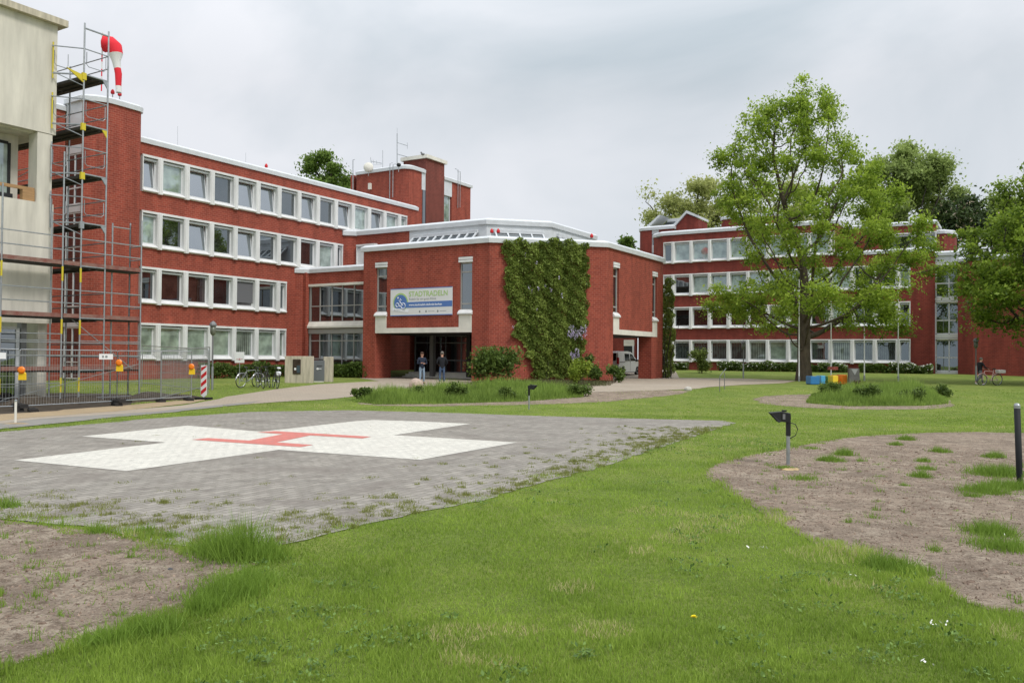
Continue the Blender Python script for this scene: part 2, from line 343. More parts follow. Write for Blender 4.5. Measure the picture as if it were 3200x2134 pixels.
M['soil'] = ground_mat('sandy_soil', [(.32, .25, .19)], [((.22, .17, .13), 1.1, .42, .6), ((.42, .35, .27), 3.3, .5, .68), ((.16, .12, .088), 11, .5, .64), ((.11, .082, .06), 34, .52, .66), ((.52, .45, .36), 50, .57, .7)], 1.0, 26)
M['soil2'] = ground_mat('sand', [(.42, .32, .20)], [((.34, .26, .17), 2, .4, .65), ((.25, .19, .13), 20, .55, .75)], .6, 40)
M['pave'] = paver_mat('grey_pavers', (.34, .31, .27), (.25, .228, .20), (.12, .11, .08), .24, .12, [(.5, .5, .8, (.25, .23, .20)), (.9, .5, .66, (.21, .185, .16)), (2.6, .52, .72, (.17, .15, .13)), (9, .56, .72, (.14, .125, .10)), (40, .58, .8, (.38, .36, .33))])
M['wcross'] = paver_mat('white_road_paint', (.70, .67, .59), (.60, .575, .51), (.34, .33, .30), .24, .12, [(1.3, .46, .7, (.56, .53, .47)), (9, .53, .7, (.40, .38, .34)), (30, .54, .7, (.46, .44, .40))])
M['rH'] = paver_mat('red_road_paint', (.60, .20, .165), (.54, .175, .145), (.38, .17, .15), .24, .12, [(9, .56, .75, (.46, .26, .23)), (30, .58, .75, (.68, .38, .34))])
M['path'] = paver_mat('beige_paving', (.40, .335, .26), (.36, .30, .235), (.28, .23, .18), .2, .1, [(.3, .45, .7, (.34, .29, .23)), (1.6, .55, .8, (.27, .225, .175)), (.12, .5, .7, (.42, .36, .29))])
M['asph'] = ground_mat('grey_path', [(.27, .255, .23)], [((.21, .20, .18), 1.2, .45, .7), ((.33, .31, .28), 12, .6, .8)], .3, 80)
sheet('lawn', [(-300, -60), (300, -60), (300, 400), (-300, 400)], 0, M['lawn'])
PAD = P2([(0, 992), (280, 968), (560, 946), (800, 942), (1100, 950), (1400, 960), (1660, 966), (1690, 972), (1600, 1000), (1400, 1066), (1100, 1149), (880, 1196), (640, 1253), (560, 1276), (380, 1247), (190, 1209), (0, 1192)])
PAD = PAD[:-1]+[PAD[-1], (PAD[-1][0]-3.2, PAD[-1][1]+1.6), (PAD[0][0]-3, PAD[0][1]-2.1)]
PADJ = jag(PAD, .03, .25)
sheet('helipad', PADJ, .009, M['pave'])
CROSS = P2([(32, 1058), (290, 1083), (640, 1034), (965, 1057), (1187, 1017), (905, 1000), (1080, 974), (858, 965), (600, 992), (430, 978), (187, 1003), (380, 1017)])
sheet('painted_cross', CROSS, .014, M['wcross'])
HL = P2([(590, 994), (630, 991), (852, 1004), (832, 1008), (712, 1001), (634, 1017), (719, 1023), (690, 1028), (440, 1011), (478, 1007), (572, 1013), (650, 998)])
sheet('painted_letter_h', HL, .018, M['rH'])
SOILA = P2([(-60, 1180), (0, 1196), (190, 1213), (380, 1251), (460, 1270), (560, 1284), (604, 1292), (570, 1304), (500, 1330), (455, 1385), (420, 1408), (330, 1430), (260, 1452), (150, 1492), (60, 1518), (0, 1538), (-70, 1560)])
sheet('soil_bed', jag(smooth(SOILA, 1), .02, .15), .005, M['soil'])
SOILB = P2([(1613, 1082), (1660, 1059), (1720, 1046), (1800, 1031), (1900, 1011), (2000, 999), (2200, 991), (2351, 994), (2600, 1000), (2650, 1440), (2351, 1424), (2240, 1392), (2160, 1360), (2100, 1315), (2040, 1296), (1950, 1274), (1850, 1238), (1780, 1200), (1720, 1160), (1660, 1122), (1628, 1102)])
sheet('soil_bed', jag(smooth(SOILB, 1), .02, .15), .005, M['soil'])
SOILC = P2([(1722, 917), (1760, 908), (1850, 905), (2000, 900), (2150, 906), (2200, 930), (2165, 938), (2050, 941), (1900, 939), (1780, 931)])
sheet('soil_bed', jag(smooth(SOILC, 2), .06, .2), .005, M['soil'])
SOILD = P2([(795, 925), (900, 905), (1180, 884), (1345, 893), (1470, 896), (1590, 896), (1560, 906), (1400, 922), (1200, 930), (900, 934)])
sheet('soil_bed', jag(smooth(SOILD, 1), .06, .2), .005, M['soil'])
SOILE = P2([(1060, 884), (1100, 874), (1400, 868), (1420, 882), (1330, 893), (1150, 889)])
sheet('soil_bed', smooth(SOILE, 1), .021, M['soil'])
PATH = P2([(-80, 975), (0, 967), (250, 945), (420, 931), (520, 911), (640, 893), (760, 881), (870, 875)])
hs = [W(42.3, -37.2, 0)[:2], W(47.5, -37.2, 0)[:2], W(58, -37, 0)[:2], W(81, -37, 0)[:2], W(81, -30, 0)[:2]]
PATH2 = P2([(1560, 868), (1700, 869), (1830, 874), (1800, 880), (1700, 884), (1600, 893), (1500, 897), (1345, 901), (1150, 889), (1000, 891), (860, 903), (800, 912), (640, 923), (420, 940), (200, 961), (0, 979), (-80, 988)])
PATHALL = PATH+hs+PATH2
sheet('forecourt_paving', PATHALL, .013, M['path'])
ASPH = P2([(-80, 981), (0, 973), (250, 952), (420, 938), (600, 921), (560, 929), (420, 944), (200, 966), (0, 986), (-80, 996)])
sheet('footpath_edge', ASPH, .017, M['asph'])
SAND = P2([(-80, 960), (0, 952), (150, 941), (300, 930), (400, 921), (470, 918), (440, 926), (250, 946), (0, 968), (-80, 976)])
sheet('sand_strip', jag(SAND, .05, .4), .017, M['soil2'])
PIT = P2([(-80, 912), (0, 905), (150, 902), (300, 905), (322, 918), (300, 931), (150, 942), (0, 953), (-80, 961)])
sheet('dug_soil', jag(PIT, .08, .5), .009, mat('wet_soil', (.07, .055, .04), .95, bump=1, bscale=6, var=.4))

# ------------------------------------------------------------------ buildings
def window(parent, F, a0, a1, c0, c1, g, end0=False, end1=False, gm=None, ajar=False, blind=None):
    hw0 = .07 if end0 else .17; hw1 = .07 if end1 else .17
    m = MB()
    m.box(F, a0, a1, -.3, .10, c1-.13, c1)                                     # head
    m.prismA(F, [(-.3, c0), (.07, c0), (.16, c0+.06), (.15, c0+.11), (-.12, c0+.26), (-.3, c0+.26)], a0+(.02 if end0 else .1), a1-(.02 if end1 else .1))   # sloping sill
    def pier(x, hw, sgn):
        if hw < .1: m.prism(F, [(x, -.3), (x, .08), (x+sgn*.07, .08), (x+sgn*.09, -.3)], c0, c1-.13)
        else: m.prismA if False else m.prism(F, [(x+sgn*.004, -.3), (x+sgn*.004, .2), (x+sgn*.10, .2), (x+sgn*.17, .1), (x+sgn*.17, -.3)], c0-.03, c1-.09)
    pier(a0, hw0, 1); pier(a1, hw1, -1)
    w_ = m.build('window', M['white'], parent)
    x0, x1 = a0+hw0, a1-hw1; z0, z1 = c0+.24, c1-.13
    MB().box(F, x0, x1, -.14, -.02, z1-.16, z1-.06).build('shutter_box', M['metalw'], w_)
    z1 -= .1; f = .075; r = MB()
    r.box(F, x0, x0+f, -.25, -.16, z0, z1); r.box(F, x1-f, x1, -.25, -.16, z0, z1); r.box(F, x0+f, x1-f, -.252, -.158, z0, z0+f+.02); r.box(F, x0+f, x1-f, -.252, -.158, z1-f, z1)
    r.build('frame', gm or M['frame'], w_)
    p = MB()
    if ajar and not blind:    # tilted open at the top
        lo, hi = -.19, -.36
        vs = [F(x0+f, lo, z0+f), F(x1-f, lo, z0+f), F(x1-f, hi, z1-f), F(x0+f, hi, z1-f)]
        p.add(vs+[F(x0+f, lo-.02, z0+f), F(x1-f, lo-.02, z0+f), F(x1-f, hi-.02, z1-f), F(x0+f, hi-.02, z1-f)], [(0, 1, 2, 3), (7, 6, 5, 4), (0, 4, 5, 1), (1, 5, 6, 2), (2, 6, 7, 3), (3, 7, 4, 0)])
        s = MB(); s.add([F(x1-f-.05, lo+.02, z0+f), F(x1-f, lo+.02, z0+f), F(x1-f, hi+.02, z1-f), F(x1-f-.05, hi+.02, z1-f), F(x1-f-.05, lo-.03, z0+f), F(x1-f, lo-.03, z0+f), F(x1-f, hi-.03, z1-f), F(x1-f-.05, hi-.03, z1-f)],
                        [(0, 1, 2, 3), (7, 6, 5, 4), (0, 4, 5, 1), (1, 5, 6, 2), (2, 6, 7, 3), (3, 7, 4, 0)]); s.build('sash', M['frame'], w_)
        MB().box(F, x0+f, x1-f, -.42, -.40, z0, z1).build('room_shade', M['dark'], w_)
    else: p.box(F, x0+f, x1-f, -.215, -.2, z0+f, z1-f)
    p.build('pane', M[g], w_)
    if blind:
        zb = z0+(z1-z0)*blind; MB().box(F, x0+.02, x1-.02, -.14, -.12, zb, z1+.02).build('blind', mat('grey_blind', (.14, .14, .15), .7), w_)
    return w_
def cornice(parent, pts, z0, hgt=.5, o=.12, name='roof_edge', m='metalw'):
    return MB().sweep(pts, [(o-.02, z0), (o, z0+hgt*.62), (-.06, z0+hgt*.94), (-.16, z0+hgt), (-.7, z0+hgt), (-.7, z0-.03), (-.02, z0-.03), (-.02, z0)]).build(name, M[m], parent)
def glazing(parent, F, cols, rows, name='window', fm='frameg', g='g_dark', b=-.1, fw=.07, closed=()):
    """a glazed screen: mullions at every cols value, transoms at every rows value"""
    m = MB()
    for x in cols: m.box(F, x-fw/2, x+fw/2, b-.05, b+.05, rows[0], rows[-1])
    for z in rows:
        for i in range(len(cols)-1):
            m.box(F, cols[i]+fw/2, cols[i+1]-fw/2, b-.048, b+.048, z-fw/2, z+fw/2)
    w_ = m.build(name, M[fm], parent)
    for i in range(len(cols)-1): MB().box(F, cols[i]+fw/2, cols[i+1]-fw/2, b-.01, b+.005, rows[0]+.02, rows[-1]-.02).build('pane', M[g], w_)
    return w_
Z0 = [1.22+3.3*i for i in range(4)]; Z1 = [3.41+3.3*i for i in range(4)]

# --- left office wing -------------------------------------------------
tL = -44.16; Fw = FT(tL)
wing = thing('office_wing', 'four storey red brick office wing with a round cornered end, right beside the scaffold', 'building', W(31, tL, -.4))
wb = MB()
ends = [42.45, 42.45, 48.13, 55.9]
def strip(a0, a1, z0, z1): wb.box(Fw, a0, a1, -.35, 0, z0, z1)
strip(30.7, 43.32, -.6, Z0[0]); strip(30.7, 43.32, Z1[0], Z0[1]); strip(30.7, 43.32, Z1[1], Z0[2]); strip(43.32, 48.23, Z1[1]+1.0, Z0[2])
strip(30.7, 48.23, Z1[2], Z0[3]); strip(48.23, 57.31, Z1[2]+.8, Z0[3]); strip(30.7, 57.31, Z1[3], 14.0)
strip(42.45, 43.32, Z0[0], Z1[0]); strip(42.45, 43.32, Z0[1], Z1[1]); strip(48.13, 48.23, Z0[2], Z1[2]); strip(55.9, 57.31, Z0[3], Z1[3])
wb.box(W, 30.9, 57.0, tL-.36, tL-.42, -.6, 13.9)  # unseen sheet added behind the windows to block light
wb.sweep([(57.31, tL+0), (57.31, tL-11)], [(0, -.5), (0, 14.0), (.3, 14.0), (.3, -.5)])
wb.sweep([(30.9, tL-11), (57.31, tL-11)], [(0, -.5), (0, 14.0), (.3, 14.0), (.3, -.5)])
wb.build('wall', M['brick'], wing)
MB().box(W, 30.9, 57.2, tL-.3, tL-11, 13.9, 14.1).build('roof', M['roof'], wing)
cornice(wing, [(30.8, tL), (57.31, tL), (57.31, tL-11)], 13.98, .42)
kinds = [  # glass seen in each row
    ['g_cur', 'g_cur', 'g_cur', 'g_cur', 'g_str', 'g_cur', 'g_str'],
    ['g_dark', 'g_warm', 'g_warm', 'g_dark', 'g_grey', 'g_dark', 'g_dark'],
    ['g_cur2', 'g_dark', 'g_sky', 'g_dark', 'g_sky', 'g_dark', 'g_dark', 'g_dark', 'g_cur2', 'g_dark'],
    ['g_sky', 'g_cur2', 'g_sky', 'g_dark', 'g_sky', 'g_sky', 'g_dark', 'g_sky', 'g_dark', 'g_sky', 'g_cur2', 'g_sky', 'g_cur2', 'g_cur2']]
opens = [(), (), (2, 4), (0, 2, 4, 5, 7, 9, 11)]
for r in range(4):
    xs = [31.0]+[32.2+1.889*k for k in range(20) if 32.2+1.889*k < ends[r]-.3]+[ends[r]]
    for i in range(len(xs)-1):
        window(wing, Fw, xs[i], xs[i+1], Z0[r], Z1[r], kinds[r][i % len(kinds[r])], end0=(i == 0), end1=(i == len(xs)-2), ajar=i in opens[r], blind=.16 if (r == 1 and i == 4) else None)
# rounded end tower of the wing
tw = [(27.5, -44.5), (28.0, -44.0)]+arc(28.75, -44.26, .6, 135, 90, 4)+[(30.35, -43.66)]+arc(30.35, -44.06, .4, 90, 0, 4)+[(30.75, -44.6)]
MB().wall(tw, -.6, 15.6, .4).build('end_tower_wall', M['brick'], wing)
back = [(22.0, -46.1), (27.5, -46.1)]
MB().wall(back, -.6, 15.2, .4).build('end_wall', M['brick'], wing)
cornice(wing, back, 15.2, .4)
cornice(wing, tw, 15.58, .42)
MB().box(W, 27.6, 30.7, -54, -44.7, 15.6, 15.7).build('roof', M['roof'], wing)
MB().box(W, 30.35, 30.7, -54, -44.7, 13.5, 15.6).build('wall', M['brick'], wing)
Fs = FS(27.55)
MB().box(Fs, -46.1, -44.5, -.12, 0, 14.0, 15.6).build('wall_panel', M['metalw'], wing)
for z in (1.1, 4.2, 7.5, 10.8):
    glazing(wing, Fs, [-46.05, -45.3, -44.55], [z-.9, z, z+1.9], fm='frame')
    MB().box(Fs, -46.1, -44.5, -.16, -.02, z+1.95, z+2.4).build('wall_panel', M['metalw'], wing)
cornice(wing, [(27.5, -46.1), (27.5, -44.5)], 15.6, .4)

# --- link between the wing and the hall ---------------------------------
link = thing('link_building', 'recessed red brick link with tall grey framed glazing between the office wing and the hall', 'building', W(44, -41, 0))
lk = [(43.32, tL), (44.0, tL+.68)]
MB().wall(lk+[(44.0, -43.5)], -.4, 7.44, .3).build('wall', M['brick'], link)
F2 = FS(44.0)
MB().box(F2, -43.48, -37.0, -.3, 0, 6.62, 7.44).build('wall', M['brick'], link); MB().box(F2, -43.48, -37, -.3, 0, -.3, .35).build('wall', M['brick'], link)
MB().box(F2, -43.5, -37.0, -.2, .05, 6.45, 6.62).build('lintel', M['cream'], link)
MB().prismA(F2, [(-.2, 3.5), (.14, 3.5), (.14, 3.62), (-.05, 3.95), (-.2, 3.95)], -43.6, -37.0).build('sill_band', M['cream'], link)
MB().box(F2, -43.48, -37.0, -.2, .02, 3.12, 3.46).build('fascia', M['frameg'], link)
cols = [-43.46, -43.38, -42.48, -41.36, -40.38, -39.3, -38.2, -37.05]
glazing(link, F2, cols, [3.95, 5.05, 6.45], b=-.12, g='g_dark')
glazing(link, F2, cols, [.35, 1.35, 2.6, 3.12], b=-.12, g='g_dark')
MB().box(F2, -43.35, -37, -.75, -.6, 3.98, 4.7).build('parapet', M['cream'], link)
cornice(link, [(43.22, tL-.02), (43.3, tL), (44.0, tL+.7), (44.0, -37.0)], 7.42, .42, .1)
MB().box(W, 44.1, 49, -44.1, -37.0, 7.5, 7.7).build('roof', M['roof'], link)
ul = [(48.23, tL), (48.95, tL+.72), (48.95, -38.38)]
MB().wall(ul, 7.6, 10.75, .3).build('wall', M['brick'], link)
Fu = FS(48.95)
cornice(link, [(48.1, tL-.02), (48.2, tL), (48.95, tL+.75), (48.95, -38.38), (48.95, -31.65), (52.25, -28.4), (59.6, -28.4)], 10.72, .48, .16)
MB().box(FS(48.88), -43.35, -41.4, -.2, .06, 7.75, 10.0).build('window_surround', M['white'], link)
window(link, FS(48.8), -43.3, -41.5, 7.7, 10.0, 'g_dark', True, True)
MB().prism(W, [(49.2, -44), (49.2, -31.6), (52.4, -28.6), (59.6, -28.6), (59.6, -44)], 10.7, 10.75).build('roof', M['roof'], link)

# --- the council hall ----------------------------------------------------
hall = thing('council_hall', 'two storey red brick hall with chamfered corner, open passage underneath and white roof edge', 'building', W(50, -30, 0))
s0, tF = 42.41, -21.94
FH, FR_ = FS(s0), FT(tF)
hb = MB()
hb.box(FH, -37.03, -35.97, -1.6, 0, -.3, 8.42)                                 # left pier
hb.box(FH, -35.97, -28.44, -.35, 0, 7.66, 8.42)
hb.box(FH, -35.05, -29.38, -.35, 0, 3.36, 7.66)
K = [(42.41, -28.44), (42.41, -27.21), (47.68, -21.94), (48.62, -21.94)]
hb.wall(K, -.3, 8.42, .35)
hb.box(FR_, 48.62, 57.2, -.35, 0, 7.62, 8.42); hb.box(FR_, 49.5, 55.2, -.35, 0, 3.36, 7.62); hb.box(FR_, 56.05, 57.2, -.35, 0, 3.04, 7.62)
hb.box(W, 56.9, 57.2, -37.0, -22.3, 3.04, 8.42); hb.box(W, 44.2, 56.9, -37.03, -36.7, 3.04, 8.42)
hb.prism(W, [(42.77, -28.43), (42.77, -27.4), (47.85, -22.3), (48.6, -22.3), (48.6, -23.4), (44.4, -28.43)], -.3, 3.0)   # mass behind the ivy corner
hb.box(W, 55.04, 57.15, -22.9, tF-.002, -.3, 3.03)                              # right pier
hb.build('wall', M['brick'], hall)
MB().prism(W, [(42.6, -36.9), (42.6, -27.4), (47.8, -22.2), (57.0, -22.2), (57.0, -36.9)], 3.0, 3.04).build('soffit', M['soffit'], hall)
MB().prism(W, [(42.6, -36.9), (42.6, -27.4), (47.8, -22.2), (57.0, -22.2), (57.0, -36.9)], 8.42, 8.6).build('roof', M['roof'], hall)
be = MB(); be2 = MB()
be.box(FH, -35.97, -28.44, -.37, .03, 3.04, 3.36); be.box(FH, -35.97, -35.05, -.37, .03, 3.36, 4.12); be.box(FH, -29.38, -28.44, -.37, .03, 3.36, 4.12)
be2.box(FR_, 48.62, 56.05, -.37, .03, 3.04, 3.36); be2.box(FR_, 48.62, 49.5, -.37, .03, 3.36, 4.12); be2.box(FR_, 55.2, 56.05, -.37, .03, 3.36, 4.12)
be2.build('concrete_beam', M['cream'], hall)
be.build('concrete_beam', M['cream'], hall)
cornice(hall, [(45, -37.03), (42.41, -37.03), (42.41, -27.21), (47.68, -21.94), (57.2, -21.94), (57.2, -30)], 8.38, .44, .16)
def slit(F, a0, a1, za):
    m = MB(); m.prismA(F, [(-.2, 4.12), (.12, 4.12), (.14, 4.2), (-.05, 4.42), (-.2, 4.42)], a0-.05, a1+.05)
    m.build('window_sill', M['white'], hall); MB().box(F, a0-.04, a1+.04, -.2, .05, za-.36, za-.22).build('lintel', M['white'], hall); MB().box(F, a0-.04, a1+.04, -.2, .05, za-.19, za-.04).build('lintel', M['white'], hall)
    glazing(hall, F, [a0+.05, a1-.05], [4.42, 4.78, 6.72, za-.4], b=-.18, fw=.09)
slit(FH, -35.97, -35.05, 7.66); slit(FH, -29.38, -28.44, 7.66); slit(FR_, 48.62, 49.5, 7.62); slit(FR_, 55.2, 56.05, 7.62)
# entrance under the hall
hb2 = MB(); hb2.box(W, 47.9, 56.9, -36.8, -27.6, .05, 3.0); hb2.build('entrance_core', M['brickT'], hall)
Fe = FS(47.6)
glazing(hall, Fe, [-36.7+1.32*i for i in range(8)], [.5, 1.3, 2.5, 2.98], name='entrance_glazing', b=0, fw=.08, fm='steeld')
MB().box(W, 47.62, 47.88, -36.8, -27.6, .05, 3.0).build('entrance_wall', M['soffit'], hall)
for a_, t_ in ((46.2, -34.4), (46.2, -31.4)): MB().box(W, a_, a_+.3, t_, t_+.3, .05, 3.0).build('column', M['soffit'] if t_ > -32 else M['roof'], hall)  # concrete columns coloured dark to stand in for the shade under the hall
st_ = MB()
for i in range(3): st_.box(W, 46.1+.35*i, 46.45+.35*i if i < 2 else 47.6, -36.65, -28.5, -.1, .2+.14*i)
st_.build('steps', M['cream'], hall)
# clerestory lantern on the roof
lt = MB()
LP = [(48.95, -38.38), (48.95, -31.65), (52.25, -28.4), (59.6, -28.4)]
lt.sweep(LP, [(0, 8.6), (0, 10.73), (-.3, 10.73), (-.3, 8.6)]).build('lantern_wall', M['metalw'], hall)
def skylight(F, a0, a1, n):
    m = MB(); pr = [(.0, 10.22), (.95, 9.42), (1.02, 9.48), (.06, 10.30)]
    for i in range(n+1):
        x = a0+(a1-a0)*i/n; m.prismA(F, pr, x-.05, x+.05)
    m.prismA(F, [(0, 10.23), (.2, 10.13), (.22, 10.36), (0, 10.42)], a0-.1, a1+.1); m.prismA(F, [(.9, 9.36), (1.05, 9.36), (1.05, 9.46), (.9, 9.52)], a0, a1)
    s = m.build('skylight', M['metalw'], hall)
    for i in range(n):
        q = MB(); e0, e1 = a0+(a1-a0)*i/n+.055, a0+(a1-a0)*(i+1)/n-.055
        q.prismA(F, [(.01, 10.22), (.94, 9.42), (.95, 9.44), (.02, 10.24)], e0, e1).build('pane', M['g_dark'], s)
skylight(FS(48.95), -37.9, -32.4, 8)
skylight(FL(48.95, -31.65, 1, 1), .6, 4.0, 4)
skylight(FT(-28.4), 53.2, 58.5, 6)

# --- chimney tower ---------------------------------------------------------
tower = thing('stair_tower', 'tall red brick tower with a square chimney rising behind the office wing roof', 'building', W(62, -48, 0))
tA = [(58.0, -51.6), (58.0, -46.5)]+arc(58.8, -46.5, .8, 180, 90, 5)+[(60.4, -45.7)]
MB().wall(tA, 0, 17.95, .4).build('wall', M['brick'], tower)
cornice(tower, tA, 17.93, .42, .16)
FtT = FT(-45.7)
MB().box(FtT, 59.95, 60.5, -.1, .03, 16.4, 17.93).build('wall_panel', M['metalw'], tower)
MB().box(FtT, 60.05, 60.45, .01, .06, 9.5, 16.4).build('window', M['g_dark'], tower)
ch = MB(); ch.box(W, 60.5, 63.25, -48.2, -45.6, 0, 19.3); ch.build('chimney', M['brickT'], tower)
MB().prism(W, [(60.3, -48.4), (60.3, -45.4), (63.45, -45.4), (63.45, -48.4)], 19.3, 19.62).build('chimney_cap', M['cream'], tower)
tB = [(64.6, -45.7), (67.75, -45.7), (67.75, -52)]
MB().wall(tB, 0, 18.0, .4).build('wall', M['brick'], tower)
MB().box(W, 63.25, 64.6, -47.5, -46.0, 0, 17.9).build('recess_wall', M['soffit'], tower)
MB().box(FtT, 63.25, 64.6, -.2, .02, 16.5, 17.9).build('wall_panel', M['metalw'], tower)
glazing(tower, FT(-45.8), [63.3, 64.5], [8.2, 10.6, 13.4, 16.5], fm='frame', g='g_cur2')
cornice(tower, [(63.25, -45.7), (67.75, -45.7), (67.75, -52)], 17.9, .42, .16)
MB().box(W, 58.4, 67.4, -52, -46.1, 17.7, 17.9).build('roof', M['roof'], tower)
MB().box(W, 58.0, 67.7, -52.3, -52, 0, 18).build('wall', M['brick'], tower)
for z in (14.1, 15.6, 17.0): MB().box(FS(57.95), -50.02, -49.75, 0, .2, z-.55, z).build('wall_lamp', M['cream'], tower)
def pipe_loop(F, a, z0, z1):
    m = MB(); m.tube([F(a, .15, z0), F(a, .15, z1), F(a, -.2, z1+.15)], .035); m.tube([F(a+.35, .15, z0+.1), F(a+.35, .15, z1-.1), F(a+.35, -.2, z1)], .035); m.build('ladder_rail', M['steel'], tower)
pipe_loop(FS(58.0), -47.6, 15.4, 18.5); pipe_loop(FtT, 65.4, 15.6, 19.2)

# --- right office block -----------------------------------------------------
blk = thing('office_block', 'long four storey dark red brick block behind the oak with rows of white windows', 'building', W(85, -20, .3))
sR = 81.28; Fr = FS(sR); bb = MB()
def rs(a0, a1, z0, z1): bb.box(Fr, a0, a1, -.35, 0, z0, z1)
zr = [1.22+3.3*i for i in range(4)]
rs(-31.12, -6.4, -.2, Z0[0])
for i in range(2): rs(-31.12, -6.4, Z1[i], Z0[i+1])
rs(-31.12, -14.4, Z1[2], Z0[3]); rs(-14.4, -6.4, Z1[2], 11.0); rs(-31.12, -14.4, Z1[3], 14.05)
for i in range(3): rs(-8.31, -6.4, Z0[i], Z1[i])
bb.wall([(83.4, -33.0), (82.3, -32.6)]+arc(82.25, -31.2, .97, 235, 180, 1)[1:]+[(sR, -31.12)], -.2, 14.05, .35)
bb.box(W, sR, 95, -14.7, -14.4, 10.9, 14.05)
bb.build('wall', M['brickR'], blk)
MB().box(W, sR+.36, sR+.42, -31, -6.5, 0, 10.9).box(W, sR+.36, sR+.42, -31, -14.5, 10.9, 13.9).build('light_block', M['soffit'], blk)  # unseen dark slabs added behind the window rows to block light
MB().box(W, sR+.3, 95, -32, -14.6, 13.9, 14.05).box(W, sR+.3, 95, -14.6, -6.5, 10.95, 11.05).build('roof', M['roof'], blk)
cornice(blk, [(83.4, -33.0), (82.3, -32.6), (sR, -31.4), (sR, -14.4), (90, -14.4)], 14.0, .45)
cornice(blk, [(sR, -14.4), (sR, -6.4)], 10.98, .42)
kr = [['g_dark', 'g_strd', 'g_strd', 'g_strd', 'g_strd', 'g_str', 'g_cur', 'g_cur', 'g_strd', 'g_str', 'g_strd', 'g_strd', 'g_dark'],
      ['g_dark', 'g_dark', 'g_warm', 'g_warm', 'g_dark', 'g_warm', 'g_cur2', 'g_dark', 'g_dark', 'g_cur', 'g_dark', 'g_strd', 'g_dark'],
      ['g_dark', 'g_dark', 'g_cur', 'g_cur2', 'g_cur', 'g_cur2', 'g_cur', 'g_cur2', 'g_cur', 'g_cur', 'g_dark', 'g_dark', 'g_cur'],
      ['g_dark', 'g_cur2', 'g_cur2', 'g_cur2', 'g_cur', 'g_cur2', 'g_cur', 'g_cur2', 'g_cur']]
for r in range(4):
    xe = -8.31 if r < 3 else -14.6
    xs = [-31.12]+[-30.1+1.889*k for k in range(14) if -30.1+1.889*k < xe-.3]+[xe]
    for i in range(len(xs)-1):
        window(blk, Fr, xs[i], xs[i+1], Z0[r], Z1[r], kr[r][i % len(kr[r])], end0=(i == 0), end1=(i == len(xs)-2), ajar=(r == 2 and i in (2, 3, 4)))
# set-back top storey
Fb = FS(85.5)
MB().box(Fb, -14.4, -10.4, -.3, 0, 11, 14.0).box(Fb, -10.4, -6.6, -.3, 0, 13.3, 14.0).box(Fb, -10.4, -6.6, -.3, 0, 11, 11.6).build('wall', M['brickR'], blk)
for i in range(2): window(blk, Fb, -10.4+1.9*i, -8.5+1.9*i, 11.6, 13.3, 'g_dark', i == 0, i == 1)
cornice(blk, [(85.5, -14.4), (85.5, -6.6), (90, -6.6)], 13.98, .4)
# roof structures
MB().wall([(90, -35.1), (84.8, -35.1)]+arc(84.8, -34.3, .8, 270, 180, 5)+[(84.0, -33.5)], 0, 15.1, .3).box(FS(84.0), -32.7, -31.1, -.3, 0, 0, 15.1).build('turret_wall', M['brickR'], blk)
cornice(blk, [(88, -35.1), (84.8, -35.1)]+arc(84.8, -34.3, .8, 270, 180, 5)+[(84.0, -31.1), (88, -31.1)], 15.1, .45)
MB().box(FS(84.05), -33.5, -32.7, -.1, 0, 12.7, 13.5).box(FS(84.05), -33.5, -32.7, -.1, 0, 14.7, 15.1).build('wall_panel', M['metalw'], blk)
glazing(blk, FS(84.1), [-33.5, -32.7], [11.0, 12.7, 14.7], fm='frame', b=-.05)
MB().prismB(FS(84.5), [(-31.0, 14.4), (-28.6, 14.4), (-28.6, 16.0), (-29.8, 16.6), (-31.0, 15.4)], -3, 0).build('monitor_wall', M['brickR'], blk)
mm = MB()
mm.prismB(FS(84.4), [(-31.1, 15.35), (-29.8, 16.65), (-28.5, 16.05), (-28.5, 16.3), (-29.8, 16.95), (-31.3, 15.5)], -3.2, .1)
mm.prismB(FS(84.6), [(-34.4, 15.6), (-33.0, 16.75), (-32.7, 16.75), (-34.0, 15.6)], -2.5, 0); mm.prismB(FS(87.2), [(-33.0, 16.3), (-29.8, 16.3), (-29.8, 16.7), (-33.0, 16.7)], -.2, 0)
mm.build('monitor_roof', M['metalw'], blk)
MB().prismB(FS(86.8), [(-33.6, 15.5), (-30.6, 15.5), (-30.0, 16.3), (-33.0, 16.3)], -.1, 0).build('monitor_glass', M['g_dark'], blk)
MB().wall([(88, -26.3), (85, -26.3), (84.5, -25.8), (84.5, -20.8), (88, -20.4)], 14, 15.7, .3).build('roof_house_wall', M['brickR'], blk)
cornice(blk, [(88, -26.3), (85, -26.3), (84.5, -25.8), (84.5, -20.8), (88, -20.4)], 15.7, .4)
MB().box(W, 84.8, 88, -26, -20.6, 15.6, 15.75).build('roof', M['roof'], blk)
MB().wall([(88, -9.5), (86, -9.5), (86, -6.0), (87, -5.2), (90, -5.2)], 10, 13.1, .3).build('roof_house_wall', M['brickR'], blk)
cornice(blk, [(88, -9.5), (86, -9.5), (86, -6.0), (87, -5.2), (90, -5.2)], 13.1, .4)
MB().box(W, 86.3, 90, -9.3, -5.5, 13, 13.15).build('roof', M['roof'], blk)
